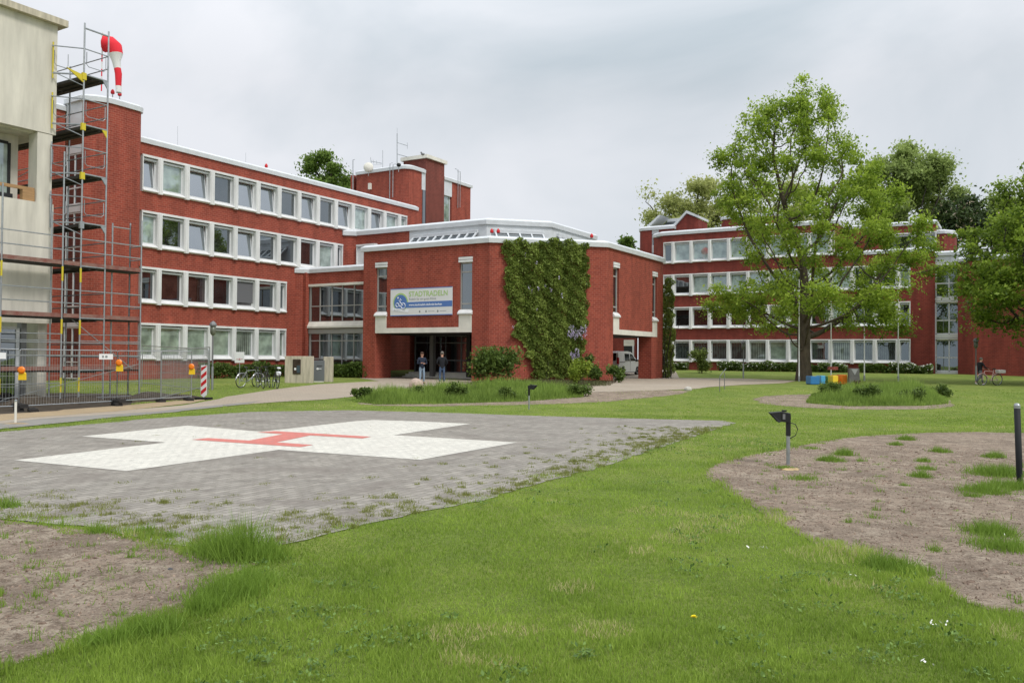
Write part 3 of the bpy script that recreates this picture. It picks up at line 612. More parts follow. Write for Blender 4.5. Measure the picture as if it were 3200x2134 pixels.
# glazed stair bay
Fg = FS(81.6)
MB().box(Fg, -6.4, -4.2, -.3, -.15, 0, 10.7).build('light_block', M['soffit'], blk)  # dark slab added behind the bay glazing to block light
for z in (.55, 3.75, 6.95):
    glazing(blk, Fg, [-6.33, -5.33, -4.33], [z+.1, z+1.25, z+2.75], fm='frame', fw=.1)
    MB().box(Fg, -6.38, -4.22, -.15, .06, z-.25, z+.05).box(Fg, -6.38, -4.22, -.15, .06, z+2.8, z+2.93).build('wall_panel', M['white'], blk)
MB().box(Fg, -6.38, -5.25, -.15, .04, 9.8, 10.7).build('wall_panel', M['metalw'], blk); MB().box(Fg, -5.23, -4.22, -.15, .04, 9.8, 10.7).build('wall_panel', M['metalw'], blk)
cornice(blk, [(81.5, -6.42), (81.5, -4.2)], 10.6, .4)

annex = thing('annex_building', 'lower windowless dark red brick building at the right edge behind the maple', 'building', W(82, 4, .4))
an = [(80.4, -4.6), (79.2, -3.4), (79.2, 22)]
MB().wall([(84, -4.6)]+an, -.2, 9.85, .35).box(W, 79.2, 92, 21.7, 22, -.2, 9.85).build('wall', M['brickR'], annex)
cornice(annex, [(84, -4.6)]+an, 9.82, .42)
MB().box(W, 79.6, 92, -4.4, 21.9, 9.7, 9.85).build('roof', M['roof'], annex)

rear = thing('rear_building', 'red brick building seen through the passage under the hall behind the white van', 'building', W(83, -38, .2))
MB().wall([(84.0, -52), (84.0, -35.2)], -.2, 8.2, .35).build('wall', M['brickR'], rear)
cornice(rear, [(84.0, -52), (84.0, -35.2)], 8.2, .4)
MB().box(W, 84.3, 92, -52, -35.2, 8.0, 8.2).build('roof', M['roof'], rear)
for q in range(3): window(rear, FS(83.86), -41.9+1.5*q-1.3, -40.4+1.5*q-1.3, 1.0, 3.4, 'g_cur2', q == 0, q == 2)
MB().box(FS(83.95), -36.6, -35.4, -.05, .04, 2.85, 3.5).build('door_canopy', M['cream'], rear)
MB().box(FS(83.95), -36.6, -35.6, -.05, .01, .2, 2.85).build('door', M['dark'], rear)
MB().box(FS(83.95), -35.6, -35.42, -.05, .05, .2, 2.85).build('door_frame', M['frame'], rear)

# --- unfinished concrete building at the left edge ----------------------------
con = thing('concrete_building', 'unfinished grey concrete building behind the scaffold at the left edge with an open storey', 'building', W(14, -34, -.6))
cb = MB(); FcT = FT(-32.0)
cb.prismA(FcT, [(-.3, 10.0), (0, 10.0), (0, 14.25), (-.3, 14.25)], 6, 18.72)
cb.box(FcT, 6, 18.72, -8, -.3, 14.1, 14.25)
cb.box(W, 18.42, 18.72, -40, -32.3, 10.0, 14.25)
cb.build('upper_wall', M['beton'], con)
MB().box(FcT, 6, 18.7, -8, -.3, 9.95, 10.05).build('ceiling', M['beton'], con)
MB().box(W, 5.8, 19.0, -40.2, -31.75, 14.25, 14.5).build('roof_slab', M['beton2'], con)
MB().box(FcT, 18.02, 18.6, -.6, -.02, 7.28, 9.98).build('column', M['beton'], con)
lw = MB(); lw.box(FcT, 6, 18.68, -.3, 0, 2.7, 7.3); lw.box(W, 18.38, 18.68, -40, -32.3, -1, 7.0); lw.box(FcT, 18.3, 18.62, -.6, -.25, -1, 2.7); lw.box(FcT, 6, 18.6, -8, -.3, 6.9, 7.0)
lw.build('lower_wall', M['beton'], con)
MB().box(FcT, 17.65, 17.85, -.5, -.2, -1, 2.7).build('downpipe_column', M['steeld'], con)
glazing(con, FcT, [13.2, 14.4, 15.6, 16.35, 17.55], [-.8, 2.5], b=-.3, fw=.12, fm='frame', g='g_dark')
# loggia back: glass and red wall of the neighbour show through the gap
MB().box(W, 6, 18.0, -33.5, -33.3, 7.0, 9.95).build('back_wall', M['beton'], con)
glazing(con, FT(-33.25), [12.6, 14.2, 15.9, 17.6], [7.6, 9.6], b=.05, fw=.1, fm='dark', g='g_cur2')
MB().box(FcT, 6, 18.0, -.2, -.12, 7.72, 7.84).build('timber_rail', M['timber'], con)
MB().box(FcT, 6, 17.4, -1.1, -.5, 7.0, 7.55).build('wrapped_pallets', mat('dark_sheeting', (.05, .05, .055), .5, var=.6, bump=1, bscale=3), con)
MB().box(FcT, 17.55, 18.0, -.3, -.1, 7.3, 7.72).build('timber_block', M['timber'], con)

# ------------------------------------------------------------------ banner on the hall
def text_mesh(txt, F, a, c, size, b, m, name, parent, sx=1.0, depth=.004, bold=0):
    cu = bpy.data.curves.new(name, 'FONT'); cu.body = txt; cu.size = size; cu.offset = bold
    o = bpy.data.objects.new(name+'_tmp', cu); C.objects.link(o)
    me = bpy.data.meshes.new_from_object(o.evaluated_get(bpy.context.evaluated_depsgraph_get()))
    bpy.data.objects.remove(o); bpy.data.curves.remove(cu)
    mb = MB(); mb.add([F(a+v.co.x*sx, b, c+v.co.y) for v in me.vertices], [tuple(p.vertices) for p in me.polygons])
    bpy.data.meshes.remove(me)
    return mb.build(name, m, parent)
ban = thing('banner', 'white cycling campaign banner with blue emblem and green lettering hung on the hall front', 'banner', W(42.36, -32.3, 5))
b0, b1, z0b, z1b = -34.69, -29.85, 4.12, 5.86
mw = mat('banner_cloth', (.74, .74, .74), .6); mb_ = mat('banner_blue', (.10, .20, .48), .6); mg = mat('banner_green', (.42, .60, .22), .6); mgr = mat('banner_grey', (.25, .27, .27), .6); mw2 = mat('banner_white_print', (.85, .87, .92), .6)
MB().box(FH, b0, b1, .03, .06, z0b, z1b).build('sheet', mw, ban)
MB().box(FH, b0, b1, .061, .066, z1b-.05, z1b).box(FH, b0, b1, .061, .066, z0b, z0b+.05).build('hem', mb_, ban)
ca, cc = b0+.82, 4.98
MB().prismB(FH, [(ca+.60*cos(a), cc+.60*sin(a)) for a in np.linspace(0, 2*pi, 33)[:-1]], .06, .064).build('emblem_rim', mg, ban)
MB().prismB(FH, [(ca+.52*cos(a), cc-.03+.52*sin(a)) for a in np.linspace(0, 2*pi, 33)[:-1]], .06, .068).build('emblem_disc', mb_, ban)
em = MB()
def ring(x, z, r):
    pts = [FH(x+r*cos(a), .072, z+r*sin(a)) for a in np.linspace(0, 2*pi, 17)]; em.tube(pts, .022, 4)
ring(ca+.22, cc-.22, .17); ring(ca-.25, cc-.16, .12)
em.tube([FH(ca+.2, .072, cc-.2), FH(ca-.02, .072, cc+.02), FH(ca-.14, .072, cc-.1), FH(ca, .072, cc-.3)], .02, 4)
em.tube([FH(ca-.02, .072, cc+.02), FH(ca-.12, .072, cc+.12), FH(ca, .072, cc+.22), FH(ca+.06, .072, cc+.14), FH(ca-.02, .072, cc+.08)], .022, 4)
em.prismB(FH, [(ca-.2+.06*cos(a), cc+.3+.06*sin(a)) for a in np.linspace(0, 2*pi, 9)[:-1]], .068, .074)
em.build('emblem_cyclist', mw2, ban)
MB().prismB(FH, [(b0+1.2, 4.62), (b0+1.35, 4.98), (b1, 5.0), (b1, 4.64)], .06, .066).build('blue_band', mb_, ban)
text_mesh('STADTRADELN', FH, b0+1.48, 5.33, .46, .068, mg, 'title_text', ban, .96, bold=.008)
text_mesh('Radeln für ein gutes Klima', FH, b0+1.5, 5.1, .2, .068, mgr, 'slogan_text', ban, 1.0)
text_mesh('www.stadtradeln.de/kreis-borken', FH, b0+1.5, 4.74, .2, .069, mw2, 'address_text', ban, .95, bold=.004)
MB().prismB(FH, [(b0+.16, 4.45), (b0+1.45, 4.33), (b0+1.47, 4.52), (b0+.18, 4.64)], .069, .072).build('date_strip', mw2, ban)
text_mesh('Ab dem 1. Mai', FH, b0+.26, 4.44, .16, .074, mgr, 'date_text', ban, 1.0)
lg = MB()
for x in (b0+2.35, b0+2.85, b0+3.75):
    lg.prismB(FH, [(x+.07*cos(a), 4.37+.08*sin(a)) for a in np.linspace(0, 2*pi, 6)[:-1]], .06, .065)
for x, l in ((b0+3.0, .5), (b0+3.9, .5)): lg.box(FH, x, x+l, .06, .064, 4.36, 4.385)
lg.build('sponsor_marks', mgr, ban)

# ------------------------------------------------------------------ roof equipment
def beacon(s, t, z, lab):
    p = W(s, t, z); o = thing('obstruction_light', lab, 'beacon', p, 'red obstruction lights on the roofs')
    MB().tube([p, (p[0], p[1], p[2]+.35)], .03).build('stem', M['steel'], o)
    MB().lathe((p[0], p[1], p[2]+.3), [(.08, 0), (.11, .04), (.11, .13), (.075, .22), (.03, .27), (0.01, .28)], 12).build('lamp', M['red'], o)
def on_plane(px, py, pl, v):
    r = ray(px, py)
    if pl == 't': n = V; k = v/(r[0]*V[0]+r[1]*V[1])
    else: k = v/(r[0]*U[0]+r[1]*U[1])
    q = (r[0]*k, r[1]*k, EYE+r[2]*k); return (*ST(q), q[2])
for px, py, pl, v, lab in ((832, 522, 't', -44.9, 'small red warning lamp on the long roof edge of the office wing'), (1537, 726, 's', 44.5, 'red warning lamp on the hall roof, left one of the close pair'), (1557, 726, 's', 44.6, 'red warning lamp on the hall roof, right one of the close pair'),
                       (1849, 741, 't', -24, 'red warning lamp alone above the right side of the hall roof'), (352, 292, 't', -44.8, 'red warning lamp on the end tower roof beside the windsock'), (374, 298, 't', -44.7, 'red warning lamp below the tip of the windsock')):
    s, t, z = on_plane(px, py, pl, v); beacon(s, t, z-.35, lab)
# windsock
Yw = 47.5
def A(px, py, Y=Yw): return AT(px, py, Y)
foot = A(317, 285); ws = thing('windsock', 'drooping red and white windsock on a striped pole above the end tower roof', 'windsock', foot)
top = A(320, 103)
pts = [Vector(foot).lerp(Vector(top), i/8) for i in range(9)]
for i in range(8): MB().tube([pts[i], pts[i+1]], .035, 8).build('pole', M['redf' if i % 2 == 0 else 'whitef'], ws)
cl_ = [A(328, 138), A(345, 140), A(357, 150), A(362, 170), A(363, 192), A(367, 215), A(370, 232), A(370, 250), A(370, 270), A(371, 290)]
rad = [.44, .43, .42, .36, .22, .18, .18, .165, .15, .15]; n = 18
def sock_ring(i):
    a = Vector(cl_[max(i-1, 0)]); b = Vector(cl_[min(i+1, len(cl_)-1)]); d = (b-a).normalized(); x = Vector((0, 1, 0)); y = d.cross(x).normalized()
    return [tuple(Vector(cl_[i])+x*rad[i]*cos(2*pi*k/n)*(1+.05*(k % 2))+y*rad[i]*sin(2*pi*k/n)*(1+.05*(k % 2))) for k in range(n)]
for a, b, mm_ in ((0, 3, 'redf'), (3, 5, 'whitef'), (5, 8, 'redf'), (8, 9, 'whitef')):
    m = MB(); vs = []; 
    for i in range(a, b+1): vs += sock_ring(i)
    m.add(vs, [(i*n+k, i*n+(k+1) % n, (i+1)*n+(k+1) % n, (i+1)*n+k) for i in range(b-a) for k in range(n)]).build('sock_section', M[mm_], ws, smooth=True)
MB().tube([A(318, 112), A(330, 116), A(331, 118)], .03).tube(sock_ring(0)+[sock_ring(0)[0]], .02, 4).build('ring_bracket', M['red'], ws)
# antennas
def mast(name, lab, px, y0, y1, Y, parts, grp=None, r=.04):
    p = AT(px, y0, Y); q = AT(px, y1, Y); o = thing(name, lab, 'antenna', p, grp)
    MB().tube([p, q], r).build('mast', M['steel'], o)
    for nm, segs, rr in parts: 
        m = MB()
        for sg in segs: m.tube([AT(x, y, Y) for x, y in sg], rr, 4)
        m.build(nm, M['steel'], o)
    return o
mast('radio_mast', 'tall thin radio mast with two side arms on the stair tower roof', 1241, 530, 418, 76, [('arm', [((1241, 446), (1273, 456))], .03), ('arm', [((1241, 482), (1273, 491))], .03), ('tip', [((1241, 418), (1241, 400))], .012), ('rod', [((1273, 446), (1273, 466))], .015)])
mast('television_antenna', 'horizontal comb shaped television antenna beside the satellite dish', 1196, 535, 470, 76, [('boom', [((1158, 504), (1194, 511))], .03), ('element', [((1158, 492), (1161, 516))], .02), ('element', [((1166, 500), (1168, 512))], .015), ('element', [((1176, 502), (1178, 514))], .015), ('brace', [((1160, 516), (1194, 514))], .012)], r=.022)
mast('lightning_rod', 'thin pole with a short hook at the left of the tower roof', 1103, 600, 500, 74, [('hook', [((1103, 500), (1109, 499))], .025)])
p = AT(1151, 532, 75); ds = thing('satellite_dish', 'round pale satellite dish on the stair tower roof', 'satellite dish', p)
MB().lathe(p, [(.05, -.15), (.3, -.08), (.42, .02), (.44, .05), (.41, .04), (.05, -.1)], 20, F=lambda a, b, c: (p[0]+a, p[1]+c*.9, p[2]+b+.25+c*.3)).build('dish', M['cream'], ds, smooth=True)
MB().tube([(p[0], p[1]+.1, p[2]-.5), (p[0], p[1], p[2]+.2)], .03).build('bracket', M['steel'], ds)
p = AT(1246, 516, 72.4); cm = thing('roof_camera', 'dark round camera with white cap at the tower roof corner', 'camera', p)
MB().ball(p, .2, .2, .17).build('housing', M['black'], cm, smooth=True); MB().ball((p[0], p[1], p[2]+.16), .1, .1, .05).build('cap', M['white'], cm); MB().tube([(p[0], p[1], p[2]-.6), p], .03).build('bracket', M['steel'], cm)
for px, Y, y0, y1, lab in ((555, 56, 455, 395, 'hair thin lightning rod above the left part of the wing roof'), (768, 60, 510, 478, 'short thin lightning rod on the middle of the wing roof')):
    p = AT(px, y0, Y); o = thing('lightning_rod', lab, 'lightning rod', p, 'lightning rods'); MB().tube([p, AT(px, y1, Y)], .009, 4).build('rod', M['steel'], o)
p = AT(1321, 482, 71); bd = MB()
bd.ball((p[0], p[1], p[2]), .17, .1, .1).ball((p[0]-.13, p[1], p[2]+.13), .07, .06, .07).add([(p[0]+.1, p[1]-.04, p[2]+.02), (p[0]+.1, p[1]+.04, p[2]+.02), (p[0]+.34, p[1], p[2]-.08)], [(0, 1, 2)]).tube([(p[0], p[1], p[2]-.05), (p[0], p[1], p[2]-.2)], .015)
tag(bd.build('pigeon', M['steeld'], None, smooth=True), 'small dark bird perched on the chimney cap', 'bird')

# ------------------------------------------------------------------ scaffold
sc = thing('scaffold', 'steel scaffold with plank decks wrapped round the corner of the concrete building', 'scaffold', W(19.2, -31, -.4))
tS = -31.0; zb = -.45
def pole(s, t, z1, colr='steel', z0=zb): MB().tube([W(s, t, z0), W(s, t, z1)], .032, 6).build('pole', M[colr], sc)
def rail(a, b, r=.024, nm='guard_rail', mt='steel'): MB().tube([W(*a), W(*b)], r, 5).build(nm, M[mt], sc)
tI = tS-.75
for s, zt in ((13.3, 7.6), (16.25, 7.6), (18.48, 9.2), (21.8, 7.05)): pole(s, tS, zt); pole(s, tI, min(zt, 7.0))
for t in (tS, tS-2.57, tS-5.14, tS-7.7): pole(19.2, t, 14.35 if t == tS else 13.4); pole(20.2, t, 14.35 if t == tS else 13.4)
dz = [.93, 2.93, 4.93]
for z in dz:          # front run decks
    for a, b in ((13.3, 16.25), (16.25, 18.48), (18.5, 19.2), (19.2, 21.8)):
        MB().box(FT(tS), a+.03, b-.03, -.74, -.06, z-.06, z).build('deck', M['deck'], sc)
        MB().box(FT(tS), a+.04, b-.04, -.02, .012, z+.0, z+.15).build('toe_board', M['plank'], sc)
        for q in (.55, 1.05): rail((a, tS, z+q), (b, tS, z+q))
    rail((21.8, tS, z+.5), (21.8, tI, z+.5)); rail((21.8, tS, z+1.05), (21.8, tI, z+1.05)); rail((21.8, tS, z-.03), (21.8, tI, z-.03), .03, 'transom')
def gate(F, a0, a1, z):       # round cornered guard frame
    m = MB(); m.tube([F(a0, 0, z+.9), F(a0, 0, z+.42), F(a0+.08, 0, z+.34), F(a1-.08, 0, z+.34), F(a1, 0, z+.42), F(a1, 0, z+.9)], .016, 5); m.build('guard_frame', M['steel'], sc)
ze = [6.6, 8.5, 10.4, 12.35]
for z in dz+ze:        # end bay
    for k in range(3):
        ta, tb = tS-2.57*k, tS-2.57*(k+1)
        MB().box(W, 19.25, 20.17, tb+.03, ta-.03, z-.07, z-.01).build('deck', M['deck'], sc)
        for j in range(3): MB().box(W, 19.25+.31*j, 19.3+.31*j, tb+.05, ta-.05, z-.12, z-.07).build('deck_rib', M['deck'], sc)
        rail((20.2, ta, z+1.0), (20.2, tb, z+1.0)); rail((20.2, ta, z+.5), (20.2, tb, z+.5))
        if z > 6 and k: rail((19.2, ta, z+.7), (19.2, tb, z+.2), .02, 'brace')
    rail((19.2, tS, z), (20.2, tS, z), .035, 'transom')
    if z > 6:
        rail((19.2, tS, z+1.0), (20.2, tS, z+1.0)); rail((18.45, tS-.9, z+1.05), (19.2, tS, z+1.0)); rail((18.5, tS-.9, z), (19.2, tS, z), .035, 'transom')
        gate(FT(tS), 19.3, 20.1, z); gate(FT(tS-.9), 18.55, 19.1, z)
        rail((18.5, tS-.9, z+.05), (19.2, tS, z-.45), .02, 'brace'); rail((18.5, tS-.9, z-.2), (18.5, tS-.9, z+1.2), .03, 'pole', 'yellow' if z > 10 else 'steel')
        MB().box(FT(tS), 19.12, 19.28, -.05, .05, z-.22, z+.05).build('coupler', M['yellow' if z > 7 else 'steel'], sc)
        MB().prismB(FT(tS), [(20.18, z), (19.95, z), (20.18, z-.32)], -.02, .02).build('coupler', M['yellow' if z < 11 and z > 10 else 'steel'], sc)
rail((19.2, tS, 14.15), (20.2, tS, 14.15), .035, 'transom')
MB().prismB(FT(tS), [(18.5, 12.42), (19.25, 12.3), (19.22, 12.0), (18.6, 12.36)], -.03, .02).build('brace_plate', M['yellow'], sc)
for s in (16.25, 18.48, 19.2):
    for z in (4.3, 2.3, .1): MB().tube([W(s, tS, z), W(s, tS, z+.55)], .037, 6).build('yellow_sleeve', M['yellow'], sc)
for s in (16.25, 18.48, 21.8): rail((s, tS, zb+.25), (s, tI, zb+.25), .02)
for a, b in ((13.3, 16.25), (16.25, 18.48), (19.2, 21.8)):
    rail((a, tS, zb+.3), (b, tS, zb+.3), .02, 'ledger'); rail((a, tS, zb+.9), (b, tS, zb+.9), .018, 'ledger'); rail((a, tS, 2.3), (b, tS, 2.3), .02, 'ledger'); rail((a, tS, 2.05), (b, tS, 2.05), .018, 'ledger')
rail((18.9, tS-.3, 3.0), (21.4, tS+.1, .95), .018, 'brace'); rail((16.3, tS+.08, -.1), (21.7, tS+.08, 1.15), .014, 'brace')
for s, t in ((21.0, tI+.0), (21.8, tI)): pole(s, t, 6.9)
rail((21.0, tI, 6.75), (21.8, tI, 6.75), .025)

# ------------------------------------------------------------------ site fence
Fp = W(0, 0, 0)
def fence_panel(p, q, lab, sign=False):
    p = Vector(p); q = Vector(q); d = (q-p); Ln = d.length; d.normalize(); o = thing('site_fence', lab, 'fence', tuple(p), 'wire mesh site fence panels')
    def P(a, z): return tuple(p+d*a+Vector((0, 0, z)))
    m = MB(); r = .021
    m.tube([P(0, .0), P(0, 1.98), P(.04, 2.02), P(Ln-.04, 2.02), P(Ln, 1.98), P(Ln, 0)], r, 6); m.tube([P(0, .17), P(Ln, .17)], r, 6); m.build('frame', M['steel'], o)
    m = MB(); k = int(Ln/.1)
    for i in range(1, k): m.tube([P(Ln*i/k, .17), P(Ln*i/k, 2.0)], .0045, 3)
    for z in (.45, .8, 1.15, 1.5, 1.85): m.tube([P(0, z), P(Ln, z)], .006, 3)
    m.build('wire_mesh', M['steel'], o)
    if sign:
        a = Ln*sign; v = [P(a-.3, 1.7), P(a+.3, 1.7), P(a+.3, 1.9), P(a-.3, 1.9)]; nrm = d.cross(Vector((0, 0, 1)))*.03
        MB().add([tuple(Vector(x)+nrm) for x in v]+[tuple(Vector(x)+nrm*1.5) for x in v], [(0, 1, 2, 3), (7, 6, 5, 4), (0, 4, 5, 1), (1, 5, 6, 2), (2, 6, 7, 3), (3, 7, 4, 0)]).build('sign_plate', M['wpaint'], o)
        for j in (0, 1): MB().add([tuple(Vector(x)+nrm*1.6) for x in (P(a-.18+j*.14, 1.76), P(a-.1+j*.16, 1.76), P(a-.1+j*.16, 1.84), P(a-.18+j*.14, 1.84))], [(0, 1, 2, 3)]).build('sign_print', mgr, o)
def fp(px, Y): r_ = ray(px, 1200); return (r_[0]/r_[1]*Y, Y, h(Y))
q0, q1, q2, q3 = fp(60, 27.6), fp(366, 31.2), fp(598, 34.8), fp(548, 38.6)
qq = (q0[0]-(q1[0]-q0[0]), q0[1]-(q1[1]-q0[1])*.6, h(26))
fence_panel(qq, q0, 'mesh site fence panel at the far left edge with a small white sign', .72)
fence_panel(q0, q1, 'mesh site fence panel with a white sign between the left and middle orange warning lamps', .86)
fence_panel(q1, q2, 'mesh site fence panel between the middle and right orange warning lamps on grass')
fence_panel(fp(503, 33.6), fp(654, 41), 'mesh site fence panel standing askew behind the red and white board')
fence_panel(fp(443, 42), fp(650, 38.5), 'farthest mesh fence panel close to the office wing windows')
def foot_block(px, Y, lab, dx=.8, n=1):
    p = fp(px, Y); o = thing('ballast_block', lab, 'ballast block', p, 'black fence feet')
    for i in range(n):
        F = FR((p[0]+.05*i, p[1]-.03*i, p[2]+.13*i), R(-55+12*i))
        MB().prismA(F, [(-.12, 0), (.12, 0), (.12, .08), (.09, .13), (-.09, .13), (-.12, .08)], -dx/2, dx/2).build('block', mat('recycled_rubber', (.035, .032, .03), .9, bump=.4), o)
        MB().box(F, -.08, .08, -.05, .05, .13, .15).build('socket', M['dark'], o)
foot_block(60, 27.4, 'stacked black fence feet under the leftmost warning lamp', .9, 2)
foot_block(105, 27.0, 'long black fence foot just right of the leftmost fence joint', .9)
foot_block(366, 31.0, 'black fence feet stack under the middle warning lamp', .9, 2)
foot_block(398, 33.3, 'single black fence foot on soil behind the middle fence joint', .6)
foot_block(503, 33.5, 'single black fence foot on the grass left of the red and white board', .7)
foot_block(590, 34.6, 'black fence foot under the right warning lamp with foil wrapped pole', .8)
def warn(px, py, Y, lab):
    p = AT(px, py, Y); o = thing('warning_lamp', lab, 'warning lamp', p, 'orange warning lamps on the site fence')
    MB().prismB(FR(p), [(-.11, -.26), (.11, -.26), (.1, -.05), (.06, .0), (-.06, 0), (-.1, -.05)], -.05, .05).build('body', M['lampy'], o)
    MB().lathe(p, [(.05, -.06), (.115, -.055), (.12, -.02), (.1, .02), (.03, .045)], 16, F=lambda a, b, c: (p[0]+a, p[1]+c-.03, p[2]+.06+b)).build('lens', M['orange'], o, smooth=True)
    MB().tube([(p[0], p[1]+.02, p[2]-.2), (p[0], p[1]+.02, p[2]-.35)], .02).build('clamp', M['steel'], o)
warn(70, 1162, 27.3, 'orange warning lamp on the leftmost fence joint'); warn(374, 1138, 30.9, 'orange warning lamp on the middle fence joint before the brick tower'); warn(600, 1150, 34.4, 'orange warning lamp left of the red and white board')
# red and white board
bp_ = fp(637, 35.5); brd = thing('traffic_board', 'red and white striped marker board standing on the grass beside the fence', 'sign', bp_); Fq = FR(bp_, R(-12))
MB().prismB(Fq, [(-.14, .2), (0, .1), (.14, .2), (.14, 1.45), (-.14, 1.45)], -.01, .01).build('board', M['wpaint'], brd)
for k in range(4):
    z = .32+.33*k; MB().prismB(Fq, [(-.125, z-.12), (.125, z+.08), (.125, min(z+.24, 1.43)), (-.125, z+.04)], -.016, -.0105).build('stripe', M['red'], brd)
MB().tube([Fq(0, .03, -.02), Fq(0, .03, 1.5)], .022).build('post', M['steel'], brd)
MB().prism(Fq, [(-.3, -.2), (.3, -.2), (.3, .2), (-.3, .2)], 0, .1).build('base', M['rubber'], brd)
# lamp posts
def lamp(px, py, top_y, lab, hw=.13):
    p = G(px, py); t = AT(px, top_y, p[1]); o = thing('street_lamp', lab, 'street lamp', p, 'lantern lamps on posts')
    H = t[2]-p[2]; MB().tube([p, (p[0], p[1], p[2]+1.1)], .06, 8).build('base_sleeve', M['steel'], o); MB().tube([(p[0], p[1], p[2]+1.1), (p[0], p[1], p[2]+H-.7)], .04, 8).build('post', M['steeld'], o)
    MB().lathe((p[0], p[1], p[2]+H-.7), [(.06, 0), (hw*.8, .05), (hw, .12), (hw, .45)], 12).build('lantern_glass', mat('lantern', (.12, .13, .09), .3, spec=.6), o, smooth=True)
    MB().lathe((p[0], p[1], p[2]+H-.27), [(hw, 0), (hw*1.35, .02), (hw*1.3, .1), (hw*.8, .2), (.02, .25)], 12).build('hood', M['steeld'], o)
lamp(663, 1218, 1002, 'lamp on a grey post in front of the left ground floor windows')
lamp(2323, 1182, 1062, 'lantern lamp left of the oak trunk before the hedge')
lamp(3050, 1195, 1055, 'dim lantern lamp against the dark brick wall behind the person with the bicycle')
# info sign
p = G(748, 1200); sg = thing('info_sign', 'small square white sign on a thin pole beside the parked bicycles', 'sign', p); F = FR(p)
MB().tube([p, F(0, 0, 1.7)], .018).build('pole', M['steel'], sg); MB().box(F, -.25, .25, -.03, -.018, 1.1, 1.66).build('plate', M['wpaint'], sg, bevel=.01)
MB().tube([F(-.17, -.035, 1.3), F(.0, -.035, 1.27), (F(.17, -.035, 1.31))], .012, 4).tube([F(-.03, -.035, 1.34), F(.03, -.035, 1.22)], .01, 4).tube([F(.03, -.035, 1.36), F(-.02, -.035, 1.24)], .01, 4).build('red_print', mat('sign_print', (.5, .2, .22), .6), sg)
# concrete stele with plaque, letter board
def slab(px0, px1, py, H, lab, thick=.35):
    p = G(px0, py); q = G(px1, py-2); Y = p[1]; q = (ray(px1, py)[0]/ray(px1, py)[1]*Y, Y, p[2]); o = thing('concrete_slab', lab, 'concrete slab', p)
    F = FR(p, R(-4)); wd = q[0]-p[0]; MB().box(F, 0, wd, 0, thick, -.1, H).build('slab_body', M['beton2'], o, bevel=.02); return o, F, wd
o, F, wd = slab(889, 976, 1196, 1.45, 'wide stained concrete slab carrying a bronze plaque near the bicycles')
MB().box(F, wd*.3, wd*.59, -.035, 0, .48, 1.28).build('plaque', mat('bronze_plaque', (.085, .06, .045), .5, .5, var=.5, vscale=4), o, bevel=.01)
MB().box(F, wd*.36, wd*.43, -.04, -.036, .7, .82).build('plaque_sticker', M['wpaint'], o); MB().box(F, wd*.45, wd*.57, -.04, -.036, .55, .95).build('plaque_relief', mat('plaque_blue', (.06, .085, .10), .5), o)
o, F, wd = slab(1010, 1037, 1193, 1.42, 'narrow concrete slab right of the grey notice board', .35)
p = G(979, 1194); nb = thing('notice_board', 'flat grey metal notice board standing between the two concrete slabs', 'notice board', p); F = FR((p[0]+.02, p[1]-.1, p[2]), R(-4))
MB().box(F, 0, .62, 0, .06, .06, 1.22).build('panel', mat('grey_panel', (.16, .17, .18), .4, spec=.5), nb, bevel=.01); MB().box(F, .2, .5, -.012, -.002, .9, .93).build('slot', M['dark'], nb)
MB().box(F, .04, .58, -.02, .08, -.02, .06).build('foot_plate', M['cream'], nb); MB().ball(F(.24, -.01, .74), .07, .01, .06, 8, 6).tube([F(.31, -.01, .74), F(.46, -.01, .75)], .018, 4).build('white_emblem', M['wpaint'], nb)
MB().box(F, .3, .4, .0, .05, 1.22, 1.3).build('cap', M['dark'], nb)

# ------------------------------------------------------------------ heap of dug earth behind the fence
hp_ = MB(); gx, gy = 26, 12; ga, gb = W(19.0, -31.8, 0), W(23.6, -30.3, 0); vs_ = []
for j in range(gy+1):
    for i in range(gx+1):
        u_, v_ = i/gx, j/gy; s_, t_ = 15.5+9.0*u_, -32.0+2.1*v_; q_ = W(s_, t_, 0); e_ = max(0, sin(pi*u_))**.6*max(0, sin(pi*v_))**.7
        vs_.append((q_[0], q_[1], h(q_[1])-.02+e_*(.28+.16*sin(u_*9)+.1*sin(u_*23+v_*7))+e_*random.uniform(-.05, .05)))
hp_.add(vs_, [(j*(gx+1)+i, j*(gx+1)+i+1, (j+1)*(gx+1)+i+1, (j+1)*(gx+1)+i) for j in range(gy) for i in range(gx)])
tag(hp_.build('earth_heap', mat('dark_earth', (.075, .058, .042), .95, bump=1, bscale=9, var=.5, vscale=4), None), 'long heap of dark dug earth under the scaffold behind the fence', 'earth heap')
